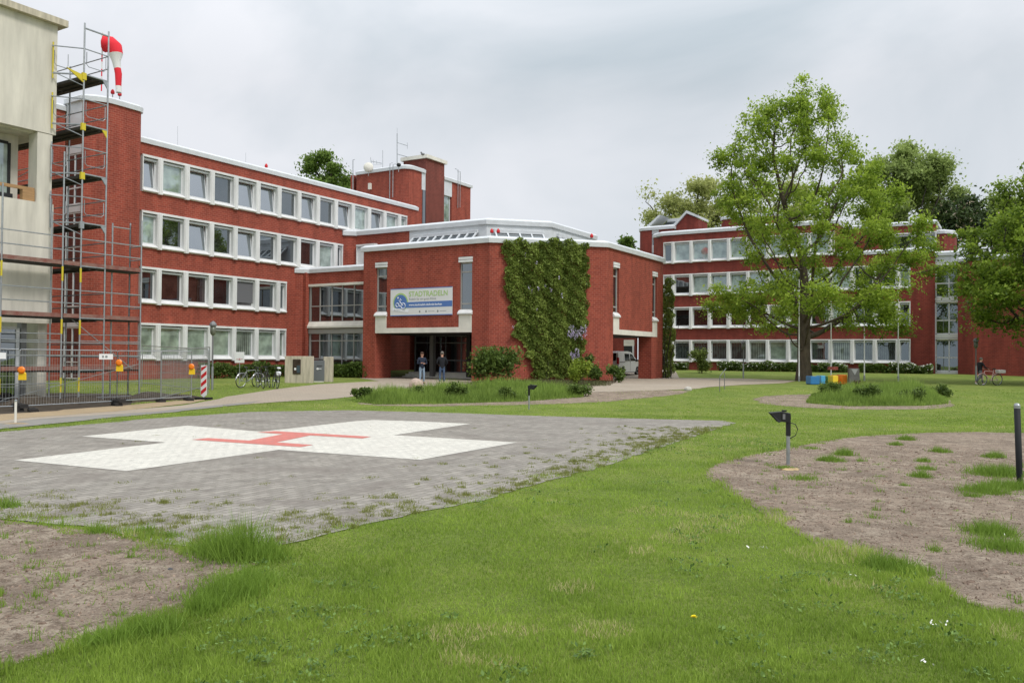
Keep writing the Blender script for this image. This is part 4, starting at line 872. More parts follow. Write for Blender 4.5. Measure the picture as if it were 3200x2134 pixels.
# ------------------------------------------------------------------ bicycles
def bicycle(lab, frame_m, grp, basket=False, fender=None, rack=False, bag=None):
    o = thing('bicycle', lab, 'bicycle', (0, 0, 0), grp); F = FW; mf = frame_m; r = .34
    for x in (-.53, .53):
        pts = [(x+r*cos(a), 0, r+r*sin(a)) for a in np.linspace(0, 2*pi, 25)]
        wh = MB().tube(pts, .019, 6).build('wheel', M['rubber'], o); m = MB(); m.tube([(x+.315*cos(a), 0, r+.315*sin(a)) for a in np.linspace(0, 2*pi, 25)], .009, 4); m.build('rim', M['steel'], wh)
        m = MB(); 
        for k in range(14): a = 2*pi*k/14; m.tube([(x, .02*(-1)**k, r), (x+.31*cos(a), 0, r+.31*sin(a))], .0022, 3)
        m.tube([(x, -.045, r), (x, .045, r)], .022, 8); m.build('spokes', M['steel'], wh)
        if fender: MB().tube([(x+.375*cos(a), 0, r+.375*sin(a)) for a in np.linspace(R(20 if x < 0 else 35), R(175), 10)], .02, 4).build('mudguard', fender, o)
    bb_, st, hd, hb_ = (-.1, 0, .29), (-.24, 0, .82), (.36, 0, .86), (.41, 0, .68)
    m = MB(); m.tube([bb_, st], .017).tube([st, hd], .016).tube([bb_, hb_], .019).tube([hd, hb_], .02)
    for s in (-.03, .03): m.tube([(bb_[0], s*.6, bb_[2]), (-.53, s*1.6, r)], .01).tube([(st[0], s*.5, st[2]-.04), (-.53, s*1.6, r)], .009)
    m.build('frame', mf, o)
    m = MB()
    for s in (-.035, .035): m.tube([(.42, s*.4, .66), (.46, s, .52), (.53, s*1.3, r)], .012)
    m.build('fork', mf, o)
    m = MB(); m.tube([hd, (.34, 0, 1.02)], .014).tube([(.22, -.3, 1.03), (.3, -.2, 1.05), (.36, 0, 1.03), (.3, .2, 1.05), (.22, .3, 1.03)], .012); m.build('handlebar', M['black'], o)
    m = MB(); m.tube([st, (-.27, 0, .96)], .013); m.build('seat_post', M['steel'], o)
    MB().ball((-.29, 0, .985), .14, .075, .035, 12, 6).build('saddle', M['black'], o, smooth=True)
    m = MB(); m.tube([(bb_[0]-.1, -.07, bb_[2]+.12), (bb_[0], -.06, bb_[2]), (bb_[0], .06, bb_[2]), (bb_[0]+.1, .07, bb_[2]-.12)], .01).tube([(bb_[0]+.09*cos(a), -.05, bb_[2]+.09*sin(a)) for a in np.linspace(0, 2*pi, 13)], .006, 4); m.build('crankset', M['steeld'], o)
    if rack: MB().tube([(-.3, .06, .72), (-.78, .06, .72), (-.78, -.06, .72), (-.3, -.06, .72)], .008).tube([(-.55, .07, .72), (-.53, .05, r)], .006).tube([(-.55, -.07, .72), (-.53, -.05, r)], .006).build('luggage_rack', M['steeld'], o)
    if bag: MB().ball((-.34, 0, .99), .16, .1, .05, 10, 6, .05).ball((-.52, .02, .72), .17, .13, .11, 8, 6, .25).build('bag', bag, o)
    if basket: MB().prism(FW, [(-.95, -.17), (-.5, -.17), (-.5, .17), (-.95, .17)], .74, .93).build('crate', basket, o, bevel=.02)
    return o
bl = mat('black_frame', (.02, .02, .022), .3, spec=.5); sv = mat('silver_frame', (.45, .46, .47), .35, .6); pb = mat('white_bag', (.75, .75, .78), .5)
G4 = 'bicycles parked by the info sign'
for (px, Y, rz, lab, fr, fen, bag) in ((777, 42.0, 62, 'silver framed parked bicycle leftmost in the row by the info sign', sv, sv, None), (815, 41.6, -60, 'black parked bicycle seen half from the front, second in the row', bl, sv, None),
                              (838, 42.2, -66, 'black bicycle tucked in the middle of the parked row', bl, None, None), (860, 41.6, 116, 'black parked bicycle with white bag on its saddle nearest the concrete slab', bl, bl, pb)):
    b = bicycle(lab, fr, G4, fender=fen, rack=True, bag=bag); q = fp(px, Y); b.location = q; b.rotation_euler = (R(6), 0, R(rz))

# ------------------------------------------------------------------ people
def person(lab, loc, rz, pose, top_m, leg_m, hair_m, skin_m, shoe_m, scale=1.0, extra=None):
    o = thing('person', lab, 'person', loc, None, rz); o.scale = (scale,)*3
    def skin(name, chains, m, parent=o, sub=2):
        vs, es, rs, idx = [], [], [], {}
        for ch in chains:
            prev = None
            for p, r in ch:
                k = tuple(round(c, 3) for c in p)
                if k not in idx: idx[k] = len(vs); vs.append(p); rs.append(r)
                if prev is not None and prev != idx[k]: es.append((prev, idx[k]))
                prev = idx[k]
        me = bpy.data.meshes.new(name); me.from_pydata(vs, es, []); ob = bpy.data.objects.new(name, me); C.objects.link(ob); ob.parent = parent
        md = ob.modifiers.new('skin', 'SKIN'); md.use_smooth_shade = True
        for i, r in enumerate(rs):
            e = me.skin_vertices[0].data[i]; e.radius = (r, r*.8) if isinstance(r, float) else r; e.use_root = (i == 0)
        s = ob.modifiers.new('sub', 'SUBSURF'); s.levels = sub; s.render_levels = sub; me.materials.append(m)
        return ob
    J = pose
    pel, wa, chs, nk, hd_ = (0, 0, .95), J.get('waist', (0, 0, 1.1)), J.get('chest', (0, 0, 1.32)), J.get('neck', (0, 0, 1.5)), J.get('head', (0, .03, 1.62))
    body = [[(pel, .14), (wa, .12), (chs, .14), (nk, .055), ((hd_[0], hd_[1], hd_[2]-.04), .075), ((hd_[0], hd_[1]-.01, hd_[2]+.05), .092)],
            [((hd_[0], hd_[1], hd_[2]-.04), .075), ((hd_[0], hd_[1]+.09, hd_[2]-.01), .018)]]
    for sd in ('L', 'R'):
        S = -1 if sd == 'L' else 1
        sh, el, wr = J['sh'+sd], J['el'+sd], J['wr'+sd]; hp, kn, an, toe = (S*.09, 0, .92), J['kn'+sd], J['an'+sd], J['toe'+sd]
        d = (Vector(wr)-Vector(el)).normalized(); up = Vector((0, 0, 1)); side = d.cross(up).normalized() if abs(d.z) < .95 else Vector((0, 1, 0)); pm = Vector(wr)+d*.07
        body += [[(chs, .14), (sh, .055), (el, .04), (wr, .026), (tuple(pm), .03)]]
        for k, (off, ln) in enumerate(((-.03, .07), (-.01, .08), (.01, .075), (.03, .055))):
            a = pm+side*off+d*.02; body += [[(tuple(pm), .03), (tuple(a), .010), (tuple(a+d*ln*.6), .009), (tuple(a+d*ln+Vector((0, 0, -.02))), .008)]]
        th = Vector(wr)+d*.03; body += [[(tuple(pm), .03), (tuple(th+side*-.035+up*.0), .011), (tuple(th+side*-.05+d*.05), .009)]]
        body += [[(pel, .14), (hp, .09), (kn, .055), (an, .035), (toe, .03)]]
    skin('body', body, skin_m)
    jk = [[((0, 0, .80), .165), ((0, 0, .95), .16), (wa, .155), (chs, .165), (J.get('collar', (nk[0], nk[1], nk[2]-.03)), .075)]]
    for sd in ('L', 'R'): jk += [[(chs, .165), (J['sh'+sd], .075), (J['el'+sd], .06), (tuple(Vector(J['el'+sd]).lerp(Vector(J['wr'+sd]), .9)), .045)]]
    skin('jacket', jk, top_m)
    tr = [[((0, 0, 1.02), .14), ((0, 0, .9), .145)]]
    for S, sd in ((-1, 'L'), (1, 'R')): tr += [[((0, 0, .9), .14), ((S*.09, 0, .84), .1), (J['kn'+sd], .075), (tuple(Vector(J['kn'+sd]).lerp(Vector(J['an'+sd]), .93)), .058)]]
    skin('trousers', tr, leg_m)
    for sd in ('L', 'R'):
        a, t = Vector(J['an'+sd]), Vector(J['toe'+sd]); skin('shoe', [[(tuple(a+Vector((0, -.03, -.04))), .045), (tuple(a.lerp(t, .5)+Vector((0, 0, -.02))), .048), (tuple(t), .035)]], shoe_m)
    m = MB(); m.ball((hd_[0], hd_[1]-.025, hd_[2]+.065), .095, .108, .095, 14, 10, .02)
    hh = m.build('hair', hair_m, None, smooth=True); hh.parent = o
    for S in (-1, 1): e = MB().ball((hd_[0]+S*.032, hd_[1]+.078, hd_[2]+.015), .011, .008, .008, 6, 5).build('eye', M['black'], None); e.parent = o; e = MB().ball((hd_[0]+S*.083, hd_[1]-.01, hd_[2]), .013, .024, .032, 6, 5).build('ear', skin_m, None); e.parent = o
    e = MB().ball((hd_[0], hd_[1]+.083, hd_[2]-.055), .024, .006, .006, 6, 4).build('mouth', mat('lips', (.35, .13, .11), .5), None); e.parent = o
    return o
skin_m = mat('skin', (.50, .27, .19), .5, spec=.3); navy = mat('navy_jacket', (.018, .025, .045), .8, bump=.3, bscale=30); blackj = mat('black_jacket', (.012, .013, .017), .8, bump=.3, bscale=30)
jeans = mat('light_jeans', (.27, .36, .46), .85, var=.3, vscale=8); jeansd = mat('dark_jeans', (.07, .11, .19), .85, var=.35, vscale=8); hb_ = mat('brown_hair', (.06, .03, .018), .7, bump=.5, bscale=60); hgy = mat('grey_hair', (.16, .14, .12), .7, bump=.5, bscale=60); shm = mat('dark_shoe', (.03, .03, .035), .6)
stand = dict(shL=(-.19, 0, 1.41), shR=(.19, 0, 1.41), elL=(-.27, .02, 1.13), elR=(.27, .02, 1.13), wrL=(-.08, .22, 1.12), wrR=(.1, .24, 1.16), knL=(-.11, .03, .5), knR=(.1, .02, .5), anL=(-.12, -.02, .09), anR=(.1, -.02, .09), toeL=(-.14, .14, .04), toeR=(.13, .14, .04))
g1 = G(1318, 1200); g2 = G(1381, 1200)
person('person in navy jacket and pale jeans with hands joined in front, facing the camera side', g1, R(-155), stand, navy, jeans, hb_, skin_m, shm, .98)
st2 = dict(stand); st2.update(wrL=(-.12, .2, 1.02), wrR=(.14, .18, .98), elL=(-.29, -.02, 1.14), elR=(.29, -.02, 1.14), anL=(-.13, -.04, .09), knL=(-.11, .04, .5), anR=(.13, .03, .09), toeR=(.18, .17, .04))
person('person in black jacket and dark jeans seen from behind at the hall entrance', g2, R(12), st2, blackj, jeansd, hgy, skin_m, shm, 1.0)
g3 = G(3062, 1203)
wk = dict(shL=(-.19, .03, 1.40), shR=(.19, .03, 1.40), elL=(-.25, .12, 1.15), elR=(.27, .15, 1.15), wrL=(-.2, .36, 1.04), wrR=(.24, .38, 1.02), knL=(-.1, .2, .52), knR=(.1, -.05, .5), anL=(-.1, .28, .09), anR=(.1, -.38, .17), toeL=(-.1, .46, .05), toeR=(.1, -.24, .05), chest=(0, .04, 1.31), neck=(0, .07, 1.48), head=(0, .11, 1.6))
person('person in dark jacket walking a pink bicycle across the grass at the right', g3, R(-82), wk, blackj, mat('grey_trousers', (.12, .12, .13), .85), hgy, skin_m, mat('light_shoe', (.6, .6, .6), .6), .95)
pk = mat('pink_frame', (.55, .36, .34), .4); b = bicycle('pink bicycle with a pale crate pushed by the person on the grass', pk, None, fender=pk, basket=mat('pale_crate', (.55, .50, .48), .7)); q = G(3092, 1204); b.location = q; b.rotation_euler = (R(-3), 0, R(192))

# ------------------------------------------------------------------ van
def van(loc, rz):
    o = thing('delivery_van', 'white delivery van parked beyond the passage under the hall', 'van', (0, 0, 0))
    prof = [(-2.1, .42), (-2.14, .7), (-2.12, 1.05), (-2.05, 1.7), (-1.95, 1.8), (-.2, 1.83), (.35, 1.76), (.6, 1.62), (1.32, 1.08), (1.85, .92), (2.08, .72), (2.12, .4), (1.75, .28)]
    def arch(cx): return [(cx+.37*cos(a), .32+.37*sin(a)) for a in np.linspace(0, pi, 9)]
    prof += arch(1.35)+[(.9, .26), (-.95, .26)]+arch(-1.35)+[(-1.78, .3)]
    m = MB(); n_ = len(prof); W2 = .86
    vs = []
    for sy, k in ((-1, 1), (1, 1)):
        for x, z in prof: vs.append((x, sy*(W2 if z < 1.08 else W2-(z-1.08)*.17), z))
    m.add(vs, [tuple(range(n_)), tuple(range(n_, 2*n_))[::-1]]+[(i, n_+i, n_+(i+1) % n_, (i+1) % n_) for i in range(n_)])
    m.build('body', mat('van_paint', (.88, .88, .86), .35, spec=.5), o)
    gl = mat('van_glass', (.01, .012, .013), .08, spec=.6)
    for sy in (-1, 1):
        def S(x, z, e=.006): return (x, sy*((W2 if z < 1.08 else W2-(z-1.08)*.17)+e), z)
        for pts in ([(.02, 1.1), (1.08, 1.1), (.52, 1.6), (.1, 1.64)], [(-.92, 1.1), (-.1, 1.1), (-.04, 1.64), (-.88, 1.64)]):
            v = [S(*p) for p in pts]+[S(*p, e=-.01) for p in pts]; MB().add(v, [(0, 1, 2, 3), (7, 6, 5, 4), (0, 4, 5, 1), (1, 5, 6, 2), (2, 6, 7, 3), (3, 7, 4, 0)]).build('side_window', gl, o)
        MB().box(FW, -.04, -.025, sy*.8, sy*.868, .35, 1.08).build('door_seam', M['dark'], o); MB().box(FW, -1.9, -1.0, sy*.8, sy*.866, 1.0, 1.03).build('door_rail', M['dark'], o)
        for x in (-1.35, 1.35):
            F = lambda a, b, c, x=x: (x+a, sy*(.70+c), .32+b)
            wh = MB().lathe(None, [(.2, .0), (.3, 0), (.32, .03), (.32, .14), (.29, .17), (.2, .17)], 20, F=F).build('wheel', M['rubber'], o); MB().lathe(None, [(.03, .10), (.2, .13), (.21, .172), (.18, .178), (.05, .15), (.02, .16)], 12, F=F).build('hub_cap', M['steel'], wh)
        MB().box(FW, .95, 1.12, sy*.86, sy*1.02, 1.05, 1.2).build('mirror', M['black'], o); MB().box(FW, -2.13, -2.04, sy*.7, sy*.87, .85, 1.35).build('tail_light', M['red'], o)
        MB().box(FW, 1.85, 2.09, sy*.55, sy*.8, .68, .86).build('headlight', M['steel'], o)
    MB().add([(-2.125, -.66, 1.12), (-2.125, .66, 1.12), (-2.07, .62, 1.66), (-2.07, -.62, 1.66)], [(0, 1, 2, 3)]).build('rear_window', gl, o)
    MB().add([(.64, -.72, 1.62), (.64, .72, 1.62), (1.31, .8, 1.11), (1.31, -.8, 1.11)], [(0, 1, 2, 3)]).build('windscreen', gl, o)
    MB().box(FW, -2.2, -2.1, -.84, .84, .36, .55).build('rear_bumper', M['steeld'], o); MB().box(FW, -2.0, 2.0, -.7, .7, .2, .4).build('underbody', M['dark'], o)
    o.location = loc; o.rotation_euler = (0, 0, rz)
vx = ray(1938, 1100); Yv = 65.0
van((vx[0]/vx[1]*Yv, Yv, h(Yv)), R(90-31-1))

# ------------------------------------------------------------------ floodlights, posts, stones
def flood(px, py, top_y, lab, rz, k=.66):
    p = G(px, py); t = AT(px, top_y, p[1]); H = t[2]-p[2]; o = thing('floodlight', lab, 'floodlight', p, 'black floodlights on grey posts')
    oz = p[2]+H-.19*k; zt = oz-.42*k
    MB().tube([(p[0], p[1], p[2]-.05), (p[0], p[1], zt)], .03, 10).build('post', M['steel'], o)
    F0 = FR((p[0], p[1], oz), rz); F = lambda a, b, c: F0(a*k-.03, b*k, c*k); F1 = lambda a, b, c: F0(a*k, b*k, c*k)
    MB().box(F1, -.05, .05, -.05, .05, -.44, -.02).build('bracket', M['black'], o)
    MB().prismB(F, [(-.14, -.09), (.05, -.11), (.09, -.02), (.08, .12), (-.13, .15)], -.14, .14).build('housing', M['black'], o, bevel=.008)
    m = MB(); m.add([F(-.14, -.14, -.09), F(-.14, .14, -.09), F(-.14, .14, .15), F(-.14, -.14, .15), F(-.2, -.17, -.11), F(-.2, .17, -.11), F(-.4, .2, .12), F(-.4, -.2, .12)],
                    [(3, 2, 6, 7), (0, 3, 7, 4), (2, 1, 5, 6), (0, 4, 5, 1)]); b_ = m.build('glare_hood', M['black'], o); sd = b_.modifiers.new('s', 'SOLIDIFY'); sd.thickness = .006
    MB().box(F, -.145, -.135, -.12, .12, -.07, .13).build('lamp_glass', M['g_dark'], o)
    MB().box(F, -.1, .0, -.06, .06, .15, .19).build('cooling_fin', M['black'], o); MB().box(F, -.11, -.05, -.155, -.14, -.03, .1).build('side_clamp', M['steeld'], o)
    MB().tube([F1(.05, -.02, -.12), F1(.16, -.03, -.15), F1(.22, -.03, -.27), F1(.17, -.03, -.42), F1(.04, -.02, -.5)], .008, 6).build('cable', M['black'], o)
flood(2463, 1452, 1281, 'near floodlight on a grey post in the bare soil bed', R(-8)); flood(1653, 1279, 1200, 'far floodlight at the edge of the tall grass before the hall', R(165))
p = G(2463, 1466); tag(MB().ball((p[0]-.02, p[1]-.1, p[2]-.0), .13, .07, .03, 12, 8, .3).ball((p[0]+.1, p[1]-.05, p[2]), .06, .04, .025, 10, 6, .3).build('sand_lump', mat('yellow_sand', (.50, .37, .20), .9, bump=.8), None), 'yellow sand lump at the foot of the near floodlight', 'sand')
p = G(3187, 1520); t = AT(3178, 1262, p[1]); o = thing('wayside_post', 'dark anthracite post with light metal cap leaning slightly at the right edge', 'post', p)
dv = Vector(t)-Vector(p); F = FR(p)
m = MB(); m.lathe(None, [(.028, 0), (.036, .1), (.04, .3), (.04, dv.z-.06)], 14, F=lambda a, b, c: (p[0]+a+dv.x*c/dv.z, p[1]+b, p[2]+c)); m.build('shaft', mat('anthracite', (.014, .015, .017), .65, spec=.3), o, smooth=True)
MB().lathe(None, [(.041, dv.z-.06), (.041, dv.z-.02), (.03, dv.z+.005), (.01, dv.z+.01)], 14, F=lambda a, b, c: (p[0]+a+dv.x*c/dv.z, p[1]+b, p[2]+c)).build('cap', M['steel'], o)
p = G(48, 1326); o = thing('marker_post', 'short white post in yellow sand beside the footpath at the far left', 'post', p); MB().tube([p, (p[0], p[1], p[2]+.55)], .028, 10).build('shaft', M['cream'], o); MB().ball((p[0], p[1], p[2]), .35, .12, .04, 14, 6, .2).build('sand_heap', M['soil2'], o)
MB().lathe((p[0], p[1], p[2]+.55), [(.035, 0), (.035, .03), (.01, .045)], 10).build('cap', M['steel'], o)
def boulder(px, py, rx, ry, rz, lab, col):
    p = G(px, py); m = MB().ball((p[0], p[1], p[2]+rz*.35), rx, ry, rz, 18, 12, .035); o = m.build('boulder', mat('granite', col, .9, bump=.6, bscale=12, var=.35, vscale=6), None, smooth=True); tag(o, lab, 'boulder')
boulder(1300, 1212, .36, .3, .36, 'round pinkish boulder in front of the person with pale jeans', (.52, .40, .33)); boulder(2150, 1220, .2, .15, .15, 'small pale boulder lying at the lawn edge by the forecourt', (.55, .52, .46))
# metal stand on the lawn
p = G(2249, 1224); q = G(2264, 1216); o = thing('handrail', 'slim metal handrail with raised sloping top standing on the lawn edge', 'handrail', p)
MB().tube([p, (p[0], p[1], p[2]+.72), (p[0]+.02, p[1]-.0, p[2]+.78), (q[0]+.18, q[1]+.4, q[2]+1.05)], .02, 6).tube([q, (q[0], q[1], q[2]+.85)], .02, 6).build('rail', M['steeld'], o)
# flag poles
for px, py, lab in ((2497, 1192, 'white flag pole just left of the oak trunk'), (2597, 1192, 'white flag pole rising behind the coloured blocks'), (2701, 1190, 'white flag pole right of the grey stele'), (2807, 1192, 'white flag pole farthest right, clear of the oak')):
    p = G(px, py); o = thing('flag_pole', lab, 'flag pole', p, 'white flag poles on the lawn'); MB().tube([p, (p[0], p[1], p[2]+6.7)], .045, 8, .03).build('pole', M['wpaint'], o)
    MB().ball((p[0], p[1], p[2]+6.75), .05, .05, .08, 8, 6).build('finial', M['dark'], o); MB().tube([p, (p[0], p[1], p[2]+.35)], .07, 8).build('ground_sleeve', M['steel'], o)
# coloured blocks, stele
colb = [('deep blue', (.03, .18, .42), 2533, 2562, 1176, 1199), ('light blue', (.08, .36, .62), 2566, 2580, 1174, 1198), ('dark green', (.03, .16, .04), 2584, 2590, 1176, 1197), ('bright green', (.10, .34, .05), 2592, 2597, 1176, 1197),
        ('yellow', (.85, .58, .03), 2603, 2620, 1174, 1199), ('amber', (.85, .40, .02), 2613, 2628, 1172, 1198), ('orange', (.80, .22, .02), 2631, 2648, 1171, 1199)]
for nm, c, x0, x1, y0, y1 in colb:
    p = G(x0, y1+3); Yb = p[1]+(.4 if nm == 'amber' else 0); a = AT(x0, y1, Yb); b = AT(x1, y0, Yb); F = FR((a[0], Yb, p[2]), R(4)); wd = b[0]-a[0]; H = b[2]-p[2]; mm_ = mat('lacquer', c, .4, spec=.5)
    o = thing('coloured_block', nm+' lacquered block of the colourful sculpture row beside the oak', 'sculpture', (a[0], Yb, p[2]), 'coloured sculpture blocks')
    MB().prism(F, [(0, 0), (wd, 0), (wd+.05, .7), (.1, .9)], .03, H).build('block', mm_, o, bevel=.015); MB().prism(F, [(.04, .04), (wd-.04, .04), (wd, .66), (.12, .84)], -.02, .03).build('plinth', M['dark'], o)
p = G(2653, 1203); o = thing('stone_stele', 'grey stone stele with a pale inverted triangle beside the orange block', 'monument', p); F = FR(p); 
MB().prismB(F, [(0, 0), (.66, 0), (.6, .97), (.03, .97)], 0, .25).build('stone', mat('grey_stone', (.13, .125, .12), .8, var=.3, bump=.2), o, bevel=.01); MB().prismB(F, [(.13, .93), (.52, .93), (.34, .58)], -.012, 0).build('triangle', mat('pale_stone', (.3, .3, .3), .8), o)
MB().prismB(F, [(-.65, .85), (-.05, .85), (-.05, 1.05), (-.6, 1.05)], 1.5, 1.7).build('rear_slab', M['brickT'], o)
# small stones, dandelion and bits on the soil
p = G(532, 1780); tag(MB().ball(p, .025, .02, .018, 10, 6, .15).build('stone', mat('dark_pebble', (.08, .08, .085), .8), None), 'dark grey pebble on the left soil bed', 'stone')
p = G(2169, 1962); o = thing('dandelion', 'single yellow dandelion flower in the foreground grass', 'flower', p); MB().tube([p, (p[0], p[1], p[2]+.07)], .002, 5).build('stem', mat('stem', (.15, .25, .05), .7), o)
m = MB()
for k in range(60): a = random.uniform(0, 2*pi); e = random.uniform(.1, 1.3); d = Vector((cos(a)*cos(e), sin(a)*cos(e), sin(e)*.6)); s_ = Vector((-sin(a), cos(a), 0))*.003; c = Vector((p[0], p[1], p[2]+.07)); m.add([c-s_, c+s_, c+d*.022+s_, c+d*.022-s_], [(0, 1, 2, 3)])
m.build('flower_head', mat('dandelion_yellow', (.95, .80, .03), .6), o)

# ------------------------------------------------------------------ vegetation
def np_mesh(name, verts, fsize, mat_, tint, parent=None):
    """verts (n,fsize,3) loose faces, tint (n,)"""
    n = len(verts); o = root_of(parent); v = verts.reshape(-1, 3).astype(np.float64)
    if o: v = v-np.array(o.location)
    me = bpy.data.meshes.new(name); me.vertices.add(n*fsize); me.vertices.foreach_set('co', v.ravel())
    me.loops.add(n*fsize); me.loops.foreach_set('vertex_index', np.arange(n*fsize, dtype=np.int32))
    me.polygons.add(n); me.polygons.foreach_set('loop_start', np.arange(0, n*fsize, fsize, dtype=np.int32)); me.polygons.foreach_set('loop_total', np.full(n, fsize, dtype=np.int32))
    at = me.attributes.new('tint', 'FLOAT', 'POINT'); at.data.foreach_set('value', np.repeat(np.clip(tint, 0, 1), fsize).astype(np.float32))
    me.update(calc_edges=True); me.materials.append(mat_)
    ob = bpy.data.objects.new(name, me); C.objects.link(ob)
    if parent: ob.parent = parent
    return ob
def leaf_quads(P, size, up=.5, jitter=.4):
    n = len(P); a = rng.normal(size=(n, 3)); a /= np.linalg.norm(a, axis=1)[:, None]
    nn = rng.normal(size=(n, 3)); nn[:, 2] = np.abs(nn[:, 2])+up; b = np.cross(nn, a); b /= np.linalg.norm(b, axis=1)[:, None]+1e-9
    s = (size*(1+jitter*rng.normal(size=n)).clip(.4, 1.8))[:, None]
    return np.stack([P-a*s, P+b*s*.55, P+a*s, P-b*s*.55], 1)
def space_colony(A_, root, trunk_h, step=.5, di=4.5, kill=.9, maxn=2600, lean=(0, 0)):
    nodes = [np.array(root, float)]; par = [-1]
    k = int(trunk_h/step)
    for i in range(k): nodes.append(nodes[-1]+np.array([lean[0]*step, lean[1]*step, step])); par.append(len(nodes)-2)
    A_ = A_.copy(); N_ = np.array(nodes)
    for it in range(220):
        if len(A_) == 0 or len(N_) > maxn: break
        d = np.linalg.norm(A_[:, None]-N_[None], axis=2); j = d.argmin(1); dm = d.min(1)
        ok = dm < di if it > 8 else dm < di*3
        if not ok.any(): di *= 1.4; continue
        new, np_ = [], []
        for jj in np.unique(j[ok]):
            v = (A_[ok & (j == jj)]-N_[jj]); v /= np.linalg.norm(v, axis=1)[:, None]; m = v.sum(0)+rng.normal(size=3)*.15; m /= np.linalg.norm(m)+1e-9
            new.append(N_[jj]+m*step); np_.append(jj)
        N_ = np.vstack([N_, new]); par += np_
        d = np.linalg.norm(A_[:, None]-np.array(new)[None], axis=2).min(1); A_ = A_[d > kill]
    return N_, par
def tree(name, lab, cat, root, clumps, crad, lmat, bmat, nleaf, lsize, trunk_h, r0, group=None, step=.5, seed=1, attract=6, lean=(0, 0), maxn=2600, flowers=None, flat=1.0, sprigs=(700, .26)):
    global rng
    rng = np.random.default_rng(seed)
    o = thing(name, lab, cat, root, group)
    A_ = np.repeat(clumps, attract, 0)+rng.normal(size=(len(clumps)*attract, 3))*crad*.45
    N_, par = space_colony(A_, root, trunk_h, step, kill=step*1.7, maxn=maxn, lean=lean)
    n = len(N_); w_ = np.zeros(n); kids = [[] for _ in range(n)]
    for i in range(n-1, 0, -1): kids[par[i]].append(i)
    for i in range(n-1, -1, -1): w_[i] = max(.00014*(step/.5)**2, w_[i]); 
    for i in range(n-1, 0, -1): w_[par[i]] += w_[i]
    rad = np.sqrt(w_/w_[0])*r0; rad = np.maximum(rad, .012)
    m = MB(); 
    # strands: follow the thickest child
    done = set()
    stack = [0]
    while stack:
        s = stack.pop(); ch = [s] if par[s] < 0 else [par[s], s]
        c = s
        while kids[c]:
            ks = sorted(kids[c], key=lambda q: -w_[q]); stack += ks[1:]; c = ks[0]; ch.append(c)
        if len(ch) < 2 or (rad[ch[-1]] < .02 and len(ch) < 3): continue
        pts = [Vector(N_[i]) for i in ch]; rr = [rad[i] for i in ch]; 
        if par[s] >= 0: rr[0] = rr[1]
        ns = 10 if rr[0] > .15 else 5; rings = []
        X = None
        for i, p in enumerate(pts):
            d = (pts[min(i+1, len(pts)-1)]-pts[max(i-1, 0)]).normalized()
            X = (X-d*X.dot(d)).normalized() if X is not None and (X-d*X.dot(d)).length > 1e-3 else d.orthogonal().normalized(); Y = d.cross(X)
            fl = 1+.25*max(0, 1-(p.z-root[2])/.9) if s == 0 else 1
            rings.append([p+(X*cos(2*pi*k/ns)+Y*sin(2*pi*k/ns))*rr[i]*fl*(1+.08*sin(k*2.4+i)) for k in range(ns)])
        m.add([v for r_ in rings for v in r_], [(i*ns+k, i*ns+(k+1) % ns, (i+1)*ns+(k+1) % ns, (i+1)*ns+k) for i in range(len(pts)-1) for k in range(ns)])
    m.build('trunk', bmat, o, smooth=True)
    tips = N_[[i for i in range(n) if (rad[i] < max(.035, step*.045) or not kids[i]) and i > 3]]
    ns_ = sprigs[0]; sg = sprigs[1]; ce = tips[rng.integers(0, len(tips), ns_)]+rng.normal(size=(ns_, 3))*sg*.7
    ss = sg*rng.uniform(.55, 1.35, ns_); st_ = rng.random(ns_); ix = rng.integers(0, ns_, nleaf)
    off = rng.normal(size=(nleaf, 3))*ss[ix][:, None]*np.array([1, 1, flat]); allc = ce[ix]+off
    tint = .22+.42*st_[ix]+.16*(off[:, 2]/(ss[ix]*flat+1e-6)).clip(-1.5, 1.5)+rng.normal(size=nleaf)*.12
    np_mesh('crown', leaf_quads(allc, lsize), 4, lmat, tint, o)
    if flowers:
        q = allc[rng.integers(0, len(allc), flowers[0])]; np_mesh('blossom', leaf_quads(q, flowers[1]), 4, flowers[2], rng.random(len(q)), o)
    return o
def envelope_clumps(root, tab, n, mind, depthk=.9, shell=.35, seed=1):
    r_ = np.random.default_rng(seed); zs = np.array([t[0] for t in tab]); Ls = np.array([t[1] for t in tab]); Rs = np.array([t[2] for t in tab]); out_ = []
    tries = 0
    while len(out_) < n and tries < n*400:
        tries += 1
        z = r_.uniform(zs.min(), zs.max()); l, rr = np.interp(z, zs, Ls), np.interp(z, zs, Rs); D = depthk*(l+rr)/2
        x = r_.uniform(-l, rr); y = r_.uniform(-D, D); q = (x/(l if x < 0 else rr+1e-6))**2+(y/(D+1e-6))**2
        if q > 1 or (q < shell and r_.random() > .45): continue
        p = np.array([root[0]+x, root[1]+y, z])
        if all(np.sum((p-c)**2) > mind**2 for c in out_): out_.append(p)
    return np.array(out_)
def px_tab(rows, axis, Y, s=3200/2351):
    """rows (y, left px, right px) in the photograph -> (z, left, right) metres round the axis at depth Y"""
    t = []
    for y, l, r_ in rows:
        ax = AT(axis*s, y*s, Y); t.append((ax[2], l*s/FPX*Y, r_*s/FPX*Y))
    return sorted(t)
oakm = leafmat('oak_leaves', (.12, .20, .02), (.50, .64, .085), .48)
R0 = G(2512, 1190); Yo = R0[1]
tab = px_tab([(196, 8, 8), (215, 30, 45), (240, 105, 60), (300, 155, 78), (330, 170, 90), (380, 182, 128), (420, 195, 165), (470, 192, 212), (520, 184, 255), (560, 160, 280), (600, 145, 300), (640, 155, 275), (680, 190, 240), (712, 215, 230), (740, 115, 225), (762, 40, 210)], 1848, Yo)
cl = envelope_clumps(R0, tab, 240, 1.05, .8, .35, 3)
